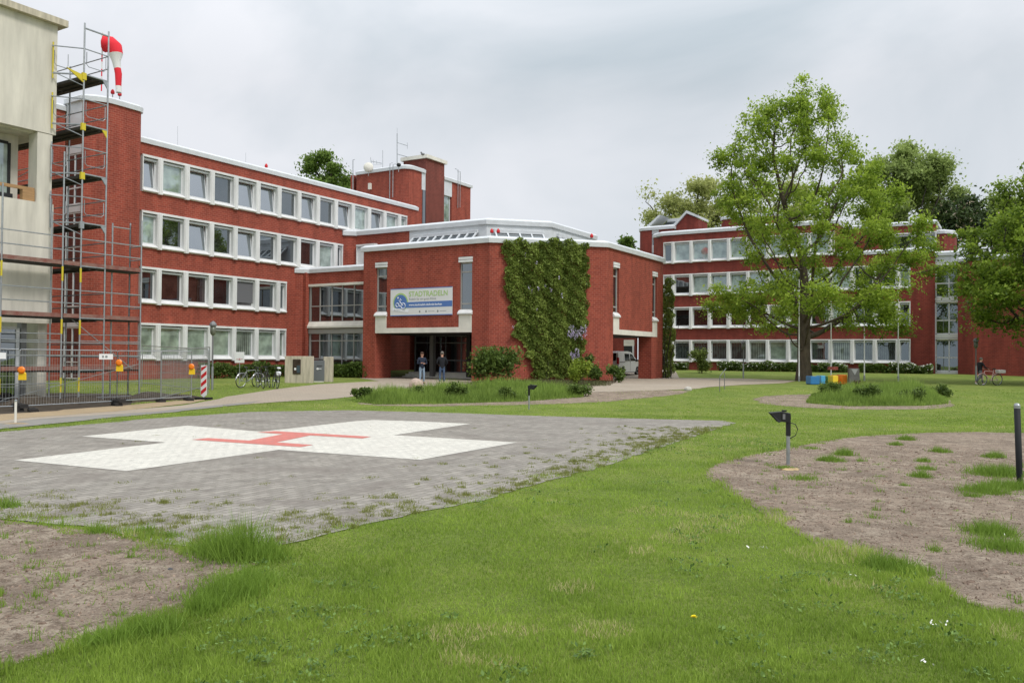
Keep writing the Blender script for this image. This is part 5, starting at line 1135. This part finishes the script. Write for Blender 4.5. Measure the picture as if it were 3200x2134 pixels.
extra_ = np.array([AT(x*1.361, y*1.361, Yo+dy) for x, y, dy in ((1848, 205, 0), (1845, 225, .5), (1735, 245, 0), (1740, 275, .6), (1905, 235, 0), (1700, 330, 0), (1655, 395, 0), (1662, 430, -.5), (1652, 465, .3), (2155, 610, 0), (2140, 585, 1), (2130, 560, -1), (1650, 706, 0), (1690, 712, .8), (1728, 700, -.6), (1700, 690, 0), (2040, 752, 0), (2075, 740, .5), (1990, 742, 0), (1960, 730, -1), (1910, 330, 0), (1925, 300, 0), (1780, 300, 0))])
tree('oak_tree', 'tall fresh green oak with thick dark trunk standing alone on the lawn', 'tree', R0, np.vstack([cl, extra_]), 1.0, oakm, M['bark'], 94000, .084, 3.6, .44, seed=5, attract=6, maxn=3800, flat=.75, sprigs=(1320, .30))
# maple at the right edge
mapm = leafmat('maple_leaves', (.085, .15, .016), (.38, .50, .065), .44)
Ym = 52.; rt = AT(2440*1.361, 865*1.361, Ym); rt = (rt[0], Ym, h(Ym))
tab = px_tab([(375, 20, 40), (395, 60, 120), (430, 105, 180), (470, 135, 230), (500, 148, 250), (550, 178, 280), (600, 195, 300), (650, 200, 300), (700, 190, 300), (735, 110, 270), (750, 60, 200)], 2440, Ym)
cl = envelope_clumps(rt, tab, 260, .95, .9, .45, 4)
tree('maple_tree', 'dense dark green maple cut off by the right edge in front of the annex', 'tree', rt, cl, 1.25, mapm, M['barkd'], 80000, .10, 3.5, .4, seed=8, flat=.45, attract=5, sprigs=(1000, .40))
# background trees
def bgtree(name, lab, Y, axis, rows, n, nl, ls, lm, crad, seed, th=None, grp='trees beyond the buildings', fl=None, mind=1.4, r0=.5):
    rt = AT(axis*1.361, 800, Y); rt = (rt[0], Y, .6); tab = px_tab(rows, axis, Y); cl = envelope_clumps(rt, tab, n, mind, .8, .3, seed)
    tree(name, lab, 'tree', rt, cl, crad, lm, M['barkd'], nl, ls, th or max(3, tab[0][0]-2), r0, grp, step=1.0, seed=seed, attract=4, flowers=fl, maxn=1500, sprigs=(n*4, crad*.27), flat=.8)
bgm = leafmat('poplar_leaves', (.16, .22, .06), (.46, .56, .18), .48); palem = leafmat('pale_young_leaves', (.24, .28, .08), (.56, .58, .22), .5); chm = leafmat('chestnut_leaves', (.025, .045, .014), (.075, .115, .03), .25); frm = leafmat('bright_leaves', (.08, .15, .025), (.24, .34, .07), .4)
bgtree('poplar_tree', 'big grey green tree rising behind the right side of the oak', 108, 2085, [(362, 20, 20), (385, 55, 40), (410, 75, 62), (450, 85, 90), (480, 90, 88), (520, 95, 50), (560, 110, 50), (600, 110, 50), (650, 90, 40)], 150, 63000, 0.192, bgm, 2.3, 21, 12)
bgtree('chestnut_tree', 'very dark chestnut with pale blossom between the poplar and the maple', 100, 2215, [(485, 30, 20), (510, 55, 60), (540, 65, 90), (580, 70, 110), (620, 60, 120), (680, 60, 120)], 90, 39000, 0.192, chm, 2.0, 22, 8, fl=(2600, .22, mat('blossom', (.55, .45, .33), .8)))
bgtree('linden_tree', 'dark green tree top filling the gap left of the maple', 112, 2290, [(468, 20, 30), (500, 60, 60), (540, 70, 90), (600, 80, 100), (680, 80, 100)], 70, 24000, 0.208, bgm, 2.2, 23, 8)
bgtree('plane_tree', 'pale yellow green tree above the roof left of the oak', 118, 1595, [(440, 20, 35), (455, 60, 60), (480, 80, 90), (500, 100, 100), (540, 90, 100), (580, 60, 90)], 110, 26000, .19, palem, 2.3, 24, 10)
bgtree('birch_tree', 'light green tree partly hidden behind the oak crown above the roof', 120, 1790, [(440, 40, 60), (480, 70, 90), (540, 80, 100), (580, 60, 90)], 60, 10000, .2, palem, 2.3, 29, 10)
bgtree('ash_tree', 'bright green twin topped tree behind the long roof of the office wing', 112, 738, [(376, 18, 4), (390, 38, 12), (410, 45, 40), (430, 48, 50), (450, 48, 52), (480, 40, 50)], 55, 21000, 0.192, frm, 1.9, 25, 12, mind=1.1)
bgtree('small_tree', 'tip of a small green tree just right of the hall roof end', 115, 1450, [(545, 10, 10), (560, 16, 20), (590, 20, 40), (640, 20, 40)], 16, 3000, .22, frm, 1.2, 26, 6, mind=.8, r0=.3)
# ---- bushes and hedges
def bush(name, lab, px, py, wpx, top_y, lm, nl, ls, grp=None, dense=.5, depth=None, seed=1, cat='bush', stems=5, fl=None, squash=1, Yf=None):
    global rng
    rng = np.random.default_rng(seed); p = G(px, py)
    if Yf: r_ = ray(px, py); p = (r_[0]/r_[1]*Yf, Yf, h(Yf))
    t = AT(px, top_y, p[1]); H = t[2]-p[2]; wd = wpx/FPX*p[1]; dp = depth or wd*.8
    o = thing(name, lab, cat, p, grp); k = max(6, int(wd*dp*H*3)); cs = []
    for i in range(k):
        a = rng.uniform(0, 2*pi); r_ = np.sqrt(rng.random())*.72; z = rng.uniform(.25, .82); cs.append((p[0]+wd/2*r_*cos(a)*(1.1-.5*abs(z-.5)), p[1]+dp/2*r_*sin(a), p[2]+H*z*squash))
    cs = np.array(cs); cr_ = min(H*.3, wd*.22)
    P_ = cs[rng.integers(0, k, nl)]+rng.normal(size=(nl, 3))*cr_*.5; P_[:, 2] = np.maximum(P_[:, 2], p[2]+.02); P_ = P_[P_[:, 2] < p[2]+H*1.05]
    cell = np.floor(P_/.3).astype(int); hsh = ((cell[:, 0]*73856093) ^ (cell[:, 1]*19349663) ^ (cell[:, 2]*83492791)) % 997/997.
    np_mesh('foliage', leaf_quads(P_, ls), 4, lm, .2+.5*hsh+rng.normal(size=len(P_))*.12, o)
    m = MB()
    for i in range(stems): c = cs[i % k]; m.tube([(p[0]+(c[0]-p[0])*.25, p[1]+(c[1]-p[1])*.25, p[2]-.03), ((p[0]+c[0])/2, (p[1]+c[1])/2, (p[2]+c[2])/2), tuple(c)], .022, 5, .008)
    m.build('stem', M['bark'], o)
    if fl: q = P_[rng.integers(0, len(P_), fl[0])]; q = q[q[:, 2] > p[2]+.3]; np_mesh('blossom', leaf_quads(q+[0, -.05, .05], fl[1]), 4, fl[2], rng.random(len(q)), o)
    return o
shr = leafmat('shrub_leaves', (.045, .085, .014), (.19, .27, .055), .3); hed = leafmat('hedge_leaves', (.045, .08, .014), (.16, .23, .045), .25); lime = leafmat('lime_leaves', (.13, .20, .02), (.36, .45, .06), .35); ivm = leafmat('wisteria_leaves', (.11, .165, .027), (.50, .60, .15), .4)
bush('viburnum_bush', 'loose green bush against the left part of the ivy corner', 1548, 1197, 168, 1085, shr, 5200, .085, seed=31, depth=1.4)
bush('ball_bush', 'clipped bright lime green ball bush at the foot of the ivy', 1812, 1204, 68, 1121, lime, 3600, .05, seed=32)
bush('rose_bush', 'loose green bush right behind the lime ball bush', 1858, 1190, 60, 1100, shr, 1500, .08, seed=33, Yf=50.5)
bush('low_bush', 'low green bush at the hall corner by the passage', 1915, 1196, 62, 1140, shr, 1300, .075, seed=34)
bush('dome_bush', 'rounded light green bush in front of the block windows behind the flower hedge', 2188, 1176, 62, 1088, leafmat('dome_leaves', (.10, .15, .03), (.27, .33, .08), .3), 3400, .075, seed=35, Yf=69)
def hedge(lab, pa, pb, dep, z0, H, lm, nl, ls, fl=None, seed=1, name='hedge'):
    global rng
    rng = np.random.default_rng(seed); pa = np.array(pa); pb = np.array(pb); o = thing(name, lab, 'hedge', (*((pa+pb)/2)[:2], z0)); d = pb-pa; Ln = np.linalg.norm(d); d = d/Ln; nrm = np.array([-d[1], d[0]])
    t = rng.random(nl)*Ln; s = rng.uniform(-.5, .5, nl)*dep; z = rng.random(nl)**.6*H*(.9+.12*np.sin(t*1.7)+.08*np.sin(t*4.1+1)); P_ = np.stack([pa[0]+d[0]*t+nrm[0]*s, pa[1]+d[1]*t+nrm[1]*s, z0+z], 1)
    cell = np.floor(P_/.35).astype(int); hsh = ((cell[:, 0]*73856093) ^ (cell[:, 1]*19349663) ^ (cell[:, 2]*83492791)) % 997/997.
    np_mesh('foliage', leaf_quads(P_, ls), 4, lm, .2+.5*hsh+rng.normal(size=nl)*.12, o)
    m = MB(); k = int(Ln/1.2)+2
    for i in range(k): q = pa+d*Ln*i/(k-1); m.tube([(q[0], q[1], z0-.1), (q[0]+.1, q[1], z0+H*.7)], .025, 5)
    m.build('stem', M['bark'], o)
    if fl: q = P_[rng.integers(0, nl, fl[0])]; q = q[q[:, 2] > z0+H*.35]; np_mesh('blossom', leaf_quads(q+[0, 0, .05], fl[1]), 4, fl[2], rng.random(len(q)), o)
wfl = mat('white_blossom', (.75, .74, .68), .8)
def wst(s, t): return W(s, t, 0)[:2]
hedge('dark low hedge under the ground floor windows of the office wing', wst(34.5, -43.0), wst(43.0, -43.0), 1.0, .05, 1.0, hed, 9000, .07, seed=41)
hedge('dark green hedge in front of the link glazing beside the concrete slabs', wst(43.0, -42.5), wst(43.0, -36.6), 1.3, .05, 1.05, shr, 9000, .07, seed=42)
hedge('flowering hedge with white blossom left of the dome bush', wst(79.6, -32.0), wst(79.6, -28.0), 1.3, .3, .95, hed, 5000, .08, (700, .07, wfl), 43)
hedge('white flowering hedge between the dome bush and the oak trunk', wst(79.4, -24.8), wst(79.4, -18.4), 1.4, .3, 1.0, hed, 8000, .08, (1300, .07, wfl), 44)
hedge('plain dark green hedge section behind the oak trunk', wst(79.4, -18.4), wst(79.4, -15.6), 1.4, .3, .95, hed, 3500, .08, None, 45)
hedge('white flowering hedge behind the blue blocks', wst(79.2, -15.6), wst(79.2, -13.2), 1.4, .3, .95, hed, 3500, .08, (700, .07, wfl), 46)
hedge('plain dark hedge section right of the grey stele', wst(79.4, -12.2), wst(79.4, -9.8), 1.4, .3, .9, hed, 3200, .08, None, 47)
hedge('white flowering hedge ending at the glazed stair bay', wst(79.2, -9.8), wst(79.2, -6.4), 1.4, .3, 1.0, hed, 4500, .08, (900, .08, wfl), 48)
# ---- wisteria on the hall
def inpoly(x, y, poly):
    c = np.zeros(len(x), bool); n = len(poly); j = n-1
    for i in range(n):
        xi, yi = poly[i]; xj, yj = poly[j]
        if yi != yj: c ^= ((yi > y) != (yj > y)) & (x < (xj-xi)*(y-yi)/(yj-yi)+xi)
        j = i
    return c
def climber(lab, F, poly_ac, n, ls, base, seed, bulge=.35, fl=()):
    global rng
    rng = np.random.default_rng(seed); A_ = np.array(poly_ac); k = n*3
    a = rng.uniform(A_[:, 0].min(), A_[:, 0].max(), k); c = rng.uniform(A_[:, 1].min(), A_[:, 1].max(), k)
    ph = rng.random(40)*6.28; wob = .12*np.sin(c*5+ph[0])+.08*np.sin(c*11+ph[1]); ok = inpoly(a+wob, c+.1*np.sin(a*6), poly_ac); a = a[ok][:n]; c = c[ok][:n]; n = len(a)
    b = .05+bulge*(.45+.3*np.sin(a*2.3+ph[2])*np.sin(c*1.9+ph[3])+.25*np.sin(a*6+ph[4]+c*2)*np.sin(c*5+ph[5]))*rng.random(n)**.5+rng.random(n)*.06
    Pw = np.array([F(x, y, z) for x, y, z in zip(a, b, c)]); o = thing('wisteria', lab, 'climbing plant', base)
    cell = (np.floor(a/.3)*31+np.floor(c/.28)*17).astype(int); hsh = (cell*7919 % 997)/997.
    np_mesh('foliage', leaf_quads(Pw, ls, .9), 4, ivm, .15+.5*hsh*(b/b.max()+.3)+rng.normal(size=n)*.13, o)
    m = MB()
    for i in range(5):
        x = np.mean(A_[:, 0])+(i-2)*.22; m.tube([F(x, .12, A_[:, 1].min()-.2), F(x+.2*sin(i), .1, A_[:, 1].min()+1.5), F(x+(i-2)*.4, .08, A_[:, 1].min()+4)], .04, 5, .015)
    m.build('stem', M['barkd'], o)
    if fl:
        Q = []
        for (fa0, fa1, fc0, fc1, nn) in fl:
            for _ in range(nn):
                x, z = rng.uniform(fa0, fa1), rng.uniform(fc0, fc1); L_ = rng.uniform(.15, .35)
                for q in range(9): Q.append(F(x+rng.normal()*.03, bulge+.1+rng.normal()*.03, z-L_*q/9))
        Q = np.array(Q); np_mesh('blossom', leaf_quads(Q, .04), 4, mat('lilac_blossom', (.50, .44, .60), .8), rng.random(len(Q)), o)
FC_ = FL(42.41, -27.21, 1, 1)
def plane_ac(px, py):
    # hit the chamfer plane: find a, c
    e0 = Vector(W(42.41, -27.21, 0)); d = Vector(W(1, 1, 0))/math.sqrt(2); r_ = ray(px, py); det = r_[0]*(-d.y)+r_[1]*d.x
    k = (e0.x*(-d.y)+e0.y*d.x)/det; x, y = r_[0]*k, r_[1]*k; return ((x-e0.x)*d.x+(y-e0.y)*d.y, EYE+r_[2]*k)
iv = [(400, 275), (450, 262), (560, 255), (600, 275), (645, 296), (700, 262), (770, 250), (900, 268), (1030, 303), (1035, 400), (1045, 550), (1022, 700), (1040, 800), (1010, 950), (1000, 1080), (1000, 1180), (1010, 1290), (640, 1290), (600, 1160), (570, 1055), (510, 1015), (480, 950), (492, 860), (452, 760), (440, 680), (398, 570), (440, 470), (392, 370)]
ivp = [plane_ac(1400+x/2.376, 640+y/2.376) for x, y in iv]
fa, fc = plane_ac(1400+940/2.376, 640+930/2.376); f2a, f2c = plane_ac(1400+925/2.376, 640+1100/2.376)
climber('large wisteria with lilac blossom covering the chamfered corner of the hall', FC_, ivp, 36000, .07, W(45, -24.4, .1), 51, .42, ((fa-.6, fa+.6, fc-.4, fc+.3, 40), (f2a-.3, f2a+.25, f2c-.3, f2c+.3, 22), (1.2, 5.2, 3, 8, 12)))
pl = [(0, 0), (.9, 0), (1.0, 1.4), (1.15, 2.6), (1.0, 4), (1.15, 5), (.95, 6.2), (.8, 7.1), (.15, 7.15), (-.1, 6), (.05, 4.6), (-.2, 3.2), (0, 1.6)]
MB().sweep([(56.4, tF), (57.2, tF), (57.2, -23)], [(0, .0), (0, .01), (-.01, .01), (-.01, 0)]).build('wall_foot', M['brick'], hall)
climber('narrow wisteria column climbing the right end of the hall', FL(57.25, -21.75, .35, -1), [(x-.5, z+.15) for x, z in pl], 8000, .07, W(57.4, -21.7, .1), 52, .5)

# ---- grass
def blades(name, lab, P_, hgt, wid, lm, tint, lean=.35, cat=None, kind='stuff'):
    n = len(P_); a = rng.uniform(0, 2*pi, n); la = rng.uniform(0, 2*pi, n); ln = np.abs(rng.normal(size=n))*lean
    wv = np.stack([np.cos(a), np.sin(a), np.zeros(n)], 1)*(wid/2)[:, None] if np.ndim(wid) else np.stack([np.cos(a), np.sin(a), np.zeros(n)], 1)*wid/2
    tp = P_+np.stack([np.cos(la)*ln*hgt, np.sin(la)*ln*hgt, hgt*np.ones(n)], 1)
    o = np_mesh(name, np.stack([P_-wv, P_+wv, tp], 1), 3, lm, tint)
    tag(o, lab, cat, None, kind); return o
HY = np.array([k[0] for k in HK]); HZ = np.array([k[1] for k in HK])
def hz(y): return np.interp(y, HY, HZ)
def vnoise(x, y, s, seed):
    r_ = np.random.default_rng(seed); g = r_.random((64, 64)); u_, v_ = x*s, y*s; i, j = np.floor(u_).astype(int), np.floor(v_).astype(int); f, e = u_-i, v_-j; f = f*f*(3-2*f); e = e*e*(3-2*e)
    q = lambda a, b: g[a % 64, b % 64]
    return (q(i, j)*(1-f)+q(i+1, j)*f)*(1-e)+(q(i, j+1)*(1-f)+q(i+1, j+1)*f)*e
def dist_edge(x, y, poly):
    d = np.full(len(x), 1e9); n = len(poly)
    for i in range(n):
        ax, ay = poly[i]; bx, by = poly[(i+1) % n]; l2 = (bx-ax)**2+(by-ay)**2+1e-12; t = np.clip(((x-ax)*(bx-ax)+(y-ay)*(by-ay))/l2, 0, 1); d = np.minimum(d, np.hypot(x-ax-t*(bx-ax), y-ay-t*(by-ay)))
    return d
rng = np.random.default_rng(99)
lawnm = leafmat('lawn_blades', (.12, .20, .022), (.42, .56, .095), .4, dead=(.58, .52, .26))
nB = 620000
Yb = 4.0*(44/4.0)**(rng.random(nB)**1.12); Xb = rng.uniform(-.66, .66, nB)*(Yb+.6)
nonlawn = [PAD, SOILA, SOILB, SOILC, SOILD, PATHALL, SAND, PIT, ASPH]
sm = [smooth(q, 1) for q in (SOILA, SOILB, SOILC, SOILD)]
ok = np.ones(nB, bool); nz_ = vnoise(Xb, Yb, 2.7, 11)*vnoise(Xb, Yb, 7, 12)
for q, e_, keep in [(PAD, .34, 0), (sm[0], .16, 0), (sm[1], .24, 0), (sm[2], .5, .3), (sm[3], .5, .3), (PATHALL, .12, 0), (SAND, .1, 0), (PIT, .1, 0), (ASPH, .15, 0)]:
    ins = inpoly(Xb, Yb, q); dd = dist_edge(Xb[ins], Yb[ins], q); bad = (dd > e_*2.2*nz_[ins]) & (rng.random(ins.sum()) > keep*(vnoise(Xb[ins], Yb[ins], 1.3, 13) > .4)); k_ = ins.copy(); k_[ins] = bad; ok &= ~k_
Xb, Yb = Xb[ok], Yb[ok]; n = len(Xb)
v1, v2, v3 = vnoise(Xb, Yb, .55, 1), vnoise(Xb, Yb, 1.9, 2), vnoise(Xb, Yb, 6, 3)
hg = (.016+.018*v2+.03*v3*v2+.03*np.clip(v3*vnoise(Xb, Yb, 1.1, 41)-.42, 0, 1)*3)*(.6+.8*rng.random(n)); 
dA = np.minimum(dist_edge(Xb, Yb, sm[0]), dist_edge(Xb, Yb, sm[1])); hg *= .85+.9*np.exp(-dA/.16)*(.4+v3)
wd = .0042+.00042*Yb
v0 = vnoise(Xb, Yb, .21, 9); v6 = vnoise(Xb, Yb, 3.2, 10)
tn = -.02+.3*v0+.3*v1+.22*v6+.2*v3+.06*np.sin((Xb*.86+Yb*.5)*5.2)+rng.normal(size=n)*.13; yl = (v2*v1+.25*v6 > .63) & (rng.random(n) < .3); tn[yl] = 1.0; tn = np.where(~yl, np.minimum(tn, .93), 1)
blades('lawn_grass', 'short mown green grass of the lawn', np.stack([Xb, Yb, hz(Yb)], 1), hg, wd, lawnm, tn, .5, 'grass')
# longer tufts and weeds, and grass growing in the joints of the pavers
def tufts(name, lab, spots, lm, cat='weeds'):
    Ps, Hs, Ws = [], [], []
    for x, y, r_, hh, k in spots:
        k = int(k*1.3)
        if x > 2 and k > 110: r_, k = r_*1.35, int(k*1.7)
        q = rng.normal(size=(k, 2))*r_*.5; Ps.append(np.stack([x+q[:, 0], y+q[:, 1], hz(y+q[:, 1])], 1)); Hs.append(hh*1.5*(.2+.8*rng.random(k)**1.6)*np.exp(-(q**2).sum(1)/(r_**2)*.3)*(.5+.9*vnoise(x+q[:, 0], y+q[:, 1], 9, 6))); Ws.append(np.full(k, .006+.0004*y))
    P_ = np.vstack(Ps); blades(name, lab, P_, np.concatenate(Hs), np.concatenate(Ws), lm, .3+.35*rng.random(len(P_))+.15*vnoise(P_[:, 0], P_[:, 1], 3, 5), .55, cat)
sp_ = []
def S2(x, y, r_, hh, k): p = G(x*1.361, y*1.361); sp_.append((p[0], p[1], r_, hh, k))
for a in [(540, 1275, .3, .26, 1300), (500, 1265, .2, .2, 500), (590, 1284, .25, .16, 700), (225, 1222, .12, .1, 200), (325, 1222, .14, .1, 260), (345, 1232, .1, .08, 160), (390, 1235, .12, .07, 160), (20, 1165, .16, .12, 220), (520, 1370, .25, .14, 800), (470, 1400, .15, .12, 350), (570, 1340, .25, .13, 700), (350, 1450, .18, .12, 500), (240, 1475, .16, .12, 400),
          (2080, 1010, .13, .12, 260), (2055, 1022, .1, .08, 140), (1905, 1058, .16, .1, 340), (1938, 1045, .14, .11, 260), (2160, 1038, .13, .1, 220), (2120, 1060, .1, .08, 150), (2128, 1078, .1, .09, 170), (2115, 1095, .12, .1, 200), (2075, 1115, .08, .05, 80), (2280, 1050, .14, .12, 240), (2290, 1090, .28, .16, 800), (2260, 1130, .22, .12, 500), (2320, 1120, .25, .14, 500), (2275, 1225, .17, .13, 520), (2300, 1258, .2, .11, 480), (1800, 1075, .14, .05, 160), (1840, 1100, .2, .06, 220), (1950, 1200, .06, .05, 50), (2150, 1265, .08, .06, 60), (2040, 1300, .16, .12, 350), (2110, 1318, .12, .1, 220), (1860, 1030, .15, .05, 120), (2230, 1140, .1, .07, 100)]: S2(*a)
for _ in range(900):     # seedlings on the bare soil
    q = sm[rng.integers(0, 2)]; xs = [v[0] for v in q]; ys = [v[1] for v in q]; x, y = rng.uniform(min(xs), max(xs)), rng.uniform(min(ys), min(max(ys), 15))
    if inpoly(np.array([x]), np.array([y]), q)[0]: sp_.append((x, y, .04+.07*rng.random(), .02+.07*rng.random()**2, int(rng.integers(4, 26))))
tufts('weed_tufts', 'green weed tufts and seedlings growing on the bare soil beds', sp_, leafmat('weed_blades', (.09, .16, .02), (.30, .45, .07), .4))
sp2 = []; PADL = PAD[6:18]; PADL = PADL+PADL[::-1]
for i in range(9000):
    x, y = rng.uniform(-10, 6), rng.uniform(7, 21)
    if not inpoly(np.array([x]), np.array([y]), PAD)[0]: continue
    d = dist_edge(np.array([x]), np.array([y]), PADL)[0]; pr = 2.2*np.exp(-d/.6)*(.25+vnoise(np.array([x]), np.array([y]), .9, 7)[0])+.006+(.25 if x > 2.6 and d < 3 else 0)*vnoise(np.array([x]), np.array([y]), 1.5, 8)[0]
    if rng.random() < pr: sp2.append((x, y, .05+.09*rng.random(), .022+.05*rng.random()*np.exp(-d*.5), int(rng.integers(25, 80))))
tufts('joint_weeds', 'low weeds and moss growing in the joints of the grey paving', sp2, leafmat('moss_blades', (.12, .15, .03), (.33, .34, .10), .3))
# pale spots: daisies
q = []
for x, y in ((1720, 1267), (1745, 1268), (1756, 1269), (1952, 1332), (2140, 1448), (2150, 1444), (2165, 1446), (2110, 1530), (2140, 1545), (1490, 905), (1500, 908), (1510, 902), (2310, 1240)):
    p = G(x*1.361, y*1.361)
    for _ in range(3): q.append((p[0]+rng.normal()*.02, p[1]+rng.normal()*.03, p[2]+.05))
q = np.array(q); dz_ = leaf_quads(q, .011, 3); tag(np_mesh('daisies', dz_, 4, wfl, rng.random(len(q))), 'tiny white daisies scattered in the lawn', 'flowers', None, 'stuff')
# clods on the soil
Xc, Yc = rng.uniform(-7, 9, 60000), rng.uniform(3.6, 17, 60000); ok = inpoly(Xc, Yc, sm[0]) | inpoly(Xc, Yc, sm[1]); Xc, Yc = Xc[ok], Yc[ok]; k = len(Xc)
sz = .004+.010*rng.random(k)**4; Pc = np.stack([Xc, Yc, hz(Yc)+.006], 1); base = np.array([[1, 0, 0], [-.5, .87, 0], [-.5, -.87, 0], [0, 0, 1.1]])
Vc = Pc[:, None, :]+(base[None]+rng.normal(size=(k, 4, 3))*.25)*sz[:, None, None]; tri = Vc[:, [[0, 1, 3], [1, 2, 3], [2, 0, 3]]].reshape(-1, 3, 3)
tag(np_mesh('soil_crumbs', tri, 3, leafmat('soil_crumb', (.14, .09, .065), (.38, .28, .21), 0), np.repeat(rng.random(k)**1.5, 3)), 'small crumbs of earth and gravel on the bare soil', 'soil', None, 'stuff')
Xc, Yc = rng.uniform(-7, 9, 5200), rng.uniform(3.6, 17, 5200); ok = (inpoly(Xc, Yc, sm[0]) | inpoly(Xc, Yc, sm[1])) & (vnoise(Xc, Yc, 1.6, 21) > .45); Xc, Yc = Xc[ok], Yc[ok]
cm_ = MB()
for x, y in zip(Xc, Yc): q_ = .006+.022*random.random()**3; cm_.ball((x, y, h(y)+.004), q_*1.3, q_, q_*.6, 6, 4, .3)
tag(cm_.build('soil_clods', mat('clod_earth', (.23, .165, .125), .95, var=.5, vscale=9, bump=.6), None), 'lumps of earth lying on the bare soil', 'soil', None, 'stuff')
# broad leaved plants in the lawn
Xw, Yw = rng.uniform(-6, 9, 9000), 3.9+rng.random(9000)**1.5*14; okw = ~inpoly(Xw, Yw, PAD) & ~inpoly(Xw, Yw, sm[0]) & ~inpoly(Xw, Yw, sm[1]) & (vnoise(Xw, Yw, .8, 31)*vnoise(Xw, Yw, 2.9, 32) > .43); Xw, Yw = Xw[okw], Yw[okw]
Xw = np.repeat(Xw, 9)+rng.normal(size=len(Xw)*9)*.03; Yw = np.repeat(Yw, 9)+rng.normal(size=len(Yw)*9)*.03
lw_ = leaf_quads(np.stack([Xw, Yw, hz(Yw)+.03+.02*rng.random(len(Xw))], 1), .012, 2.5)
tag(np_mesh('lawn_herbs', lw_, 4, leafmat('herb_leaves', (.07, .13, .03), (.22, .34, .08), .3), rng.random(len(Xw))), 'clover and plantain leaves mixed into the lawn', 'weeds', None, 'stuff')
# tall grass beds
def tall(name, lab, poly, n, h0, h1, lm, seed, cat='grass'):
    global rng
    rng = np.random.default_rng(seed); A_ = np.array(poly); x, y = rng.uniform(A_[:, 0].min(), A_[:, 0].max(), n*2), rng.uniform(A_[:, 1].min(), A_[:, 1].max(), n*2); ok = inpoly(x, y, poly); x, y = x[ok][:n], y[ok][:n]
    v = vnoise(x, y, 3.3, seed)*.6+.4*vnoise(x, y, 1.1, seed+3); v2 = vnoise(x, y, .7, seed+1); e = np.clip(dist_edge(x, y, poly)/.6, .35, 1)
    blades(name, lab, np.stack([x, y, hz(y)], 1), (h0+(h1-h0)*v*v2*1.7)*(.45+.75*rng.random(len(x))**1.5)*e, .012+.0006*y, lm, .0+.4*v2+.45*v+rng.normal(size=len(x))*.16, .38, cat)
tallm = leafmat('tall_grass_blades', (.10, .17, .025), (.40, .54, .12), .45)
BED1 = P2([(808, 922), (830, 908), (950, 898), (1080, 892), (1200, 888), (1340, 896), (1340, 912), (1200, 922), (1000, 928), (860, 929)])
tall('tall_grass', 'uncut tall grass bed in front of the hall', BED1, 34000, .27, .62, tallm, 61)
BED2 = P2([(1850, 925), (1865, 905), (1950, 893), (2100, 893), (2165, 908), (2178, 926), (2120, 932), (1950, 933)])
tall('tall_weeds', 'lush round bed of tall weeds in the right lawn', BED2, 34000, .26, .62, tallm, 62, 'weeds')
for i, (x, y, wpx, ty, lab) in enumerate(((1420, 1250, 85, 1195, 'small dark bush in the middle of the tall grass bed'), (1580, 1252, 60, 1212, 'low dark clump behind the far floodlight'), (1810, 1238, 70, 1190, 'light green shrub ending the tall grass bed under the ball bush'), (1300, 1250, 70, 1205, 'green clump left of the middle in the tall grass bed'), (1130, 1250, 70, 1212, 'low green clump at the left end of the tall grass bed'),
                                           (2580, 1245, 90, 1195, 'green clump at the left end of the round weed bed'), (2845, 1262, 110, 1205, 'dark feathery clump in the round weed bed'), (2935, 1240, 80, 1200, 'dark rounded clump at the right end of the weed bed'), (2720, 1255, 100, 1200, 'green clump in the middle of the round weed bed'))):
    bush('shrub', lab, x, y, wpx, ty, hed if 'dark' in lab else shr, 1700, .045, None, seed=70+i, stems=3)
bush('red_leaf_bush', 'small reddish bush in front of the grey stele', 2680, 1225, 55, 1188, leafmat('reddish_leaves', (.05, .03, .02), (.20, .10, .06), .2), 500, .05, seed=88, stems=6)
SH = P2([(1060, 884), (1100, 876), (1330, 872), (1420, 874), (1400, 886), (1330, 892), (1150, 888)])
tall('ground_cover', 'brownish green ground cover around the foot of the wisteria', SH, 9000, .12, .3, leafmat('cover_blades', (.05, .055, .02), (.18, .19, .08), .2), 63, 'ground cover')
index_kids()
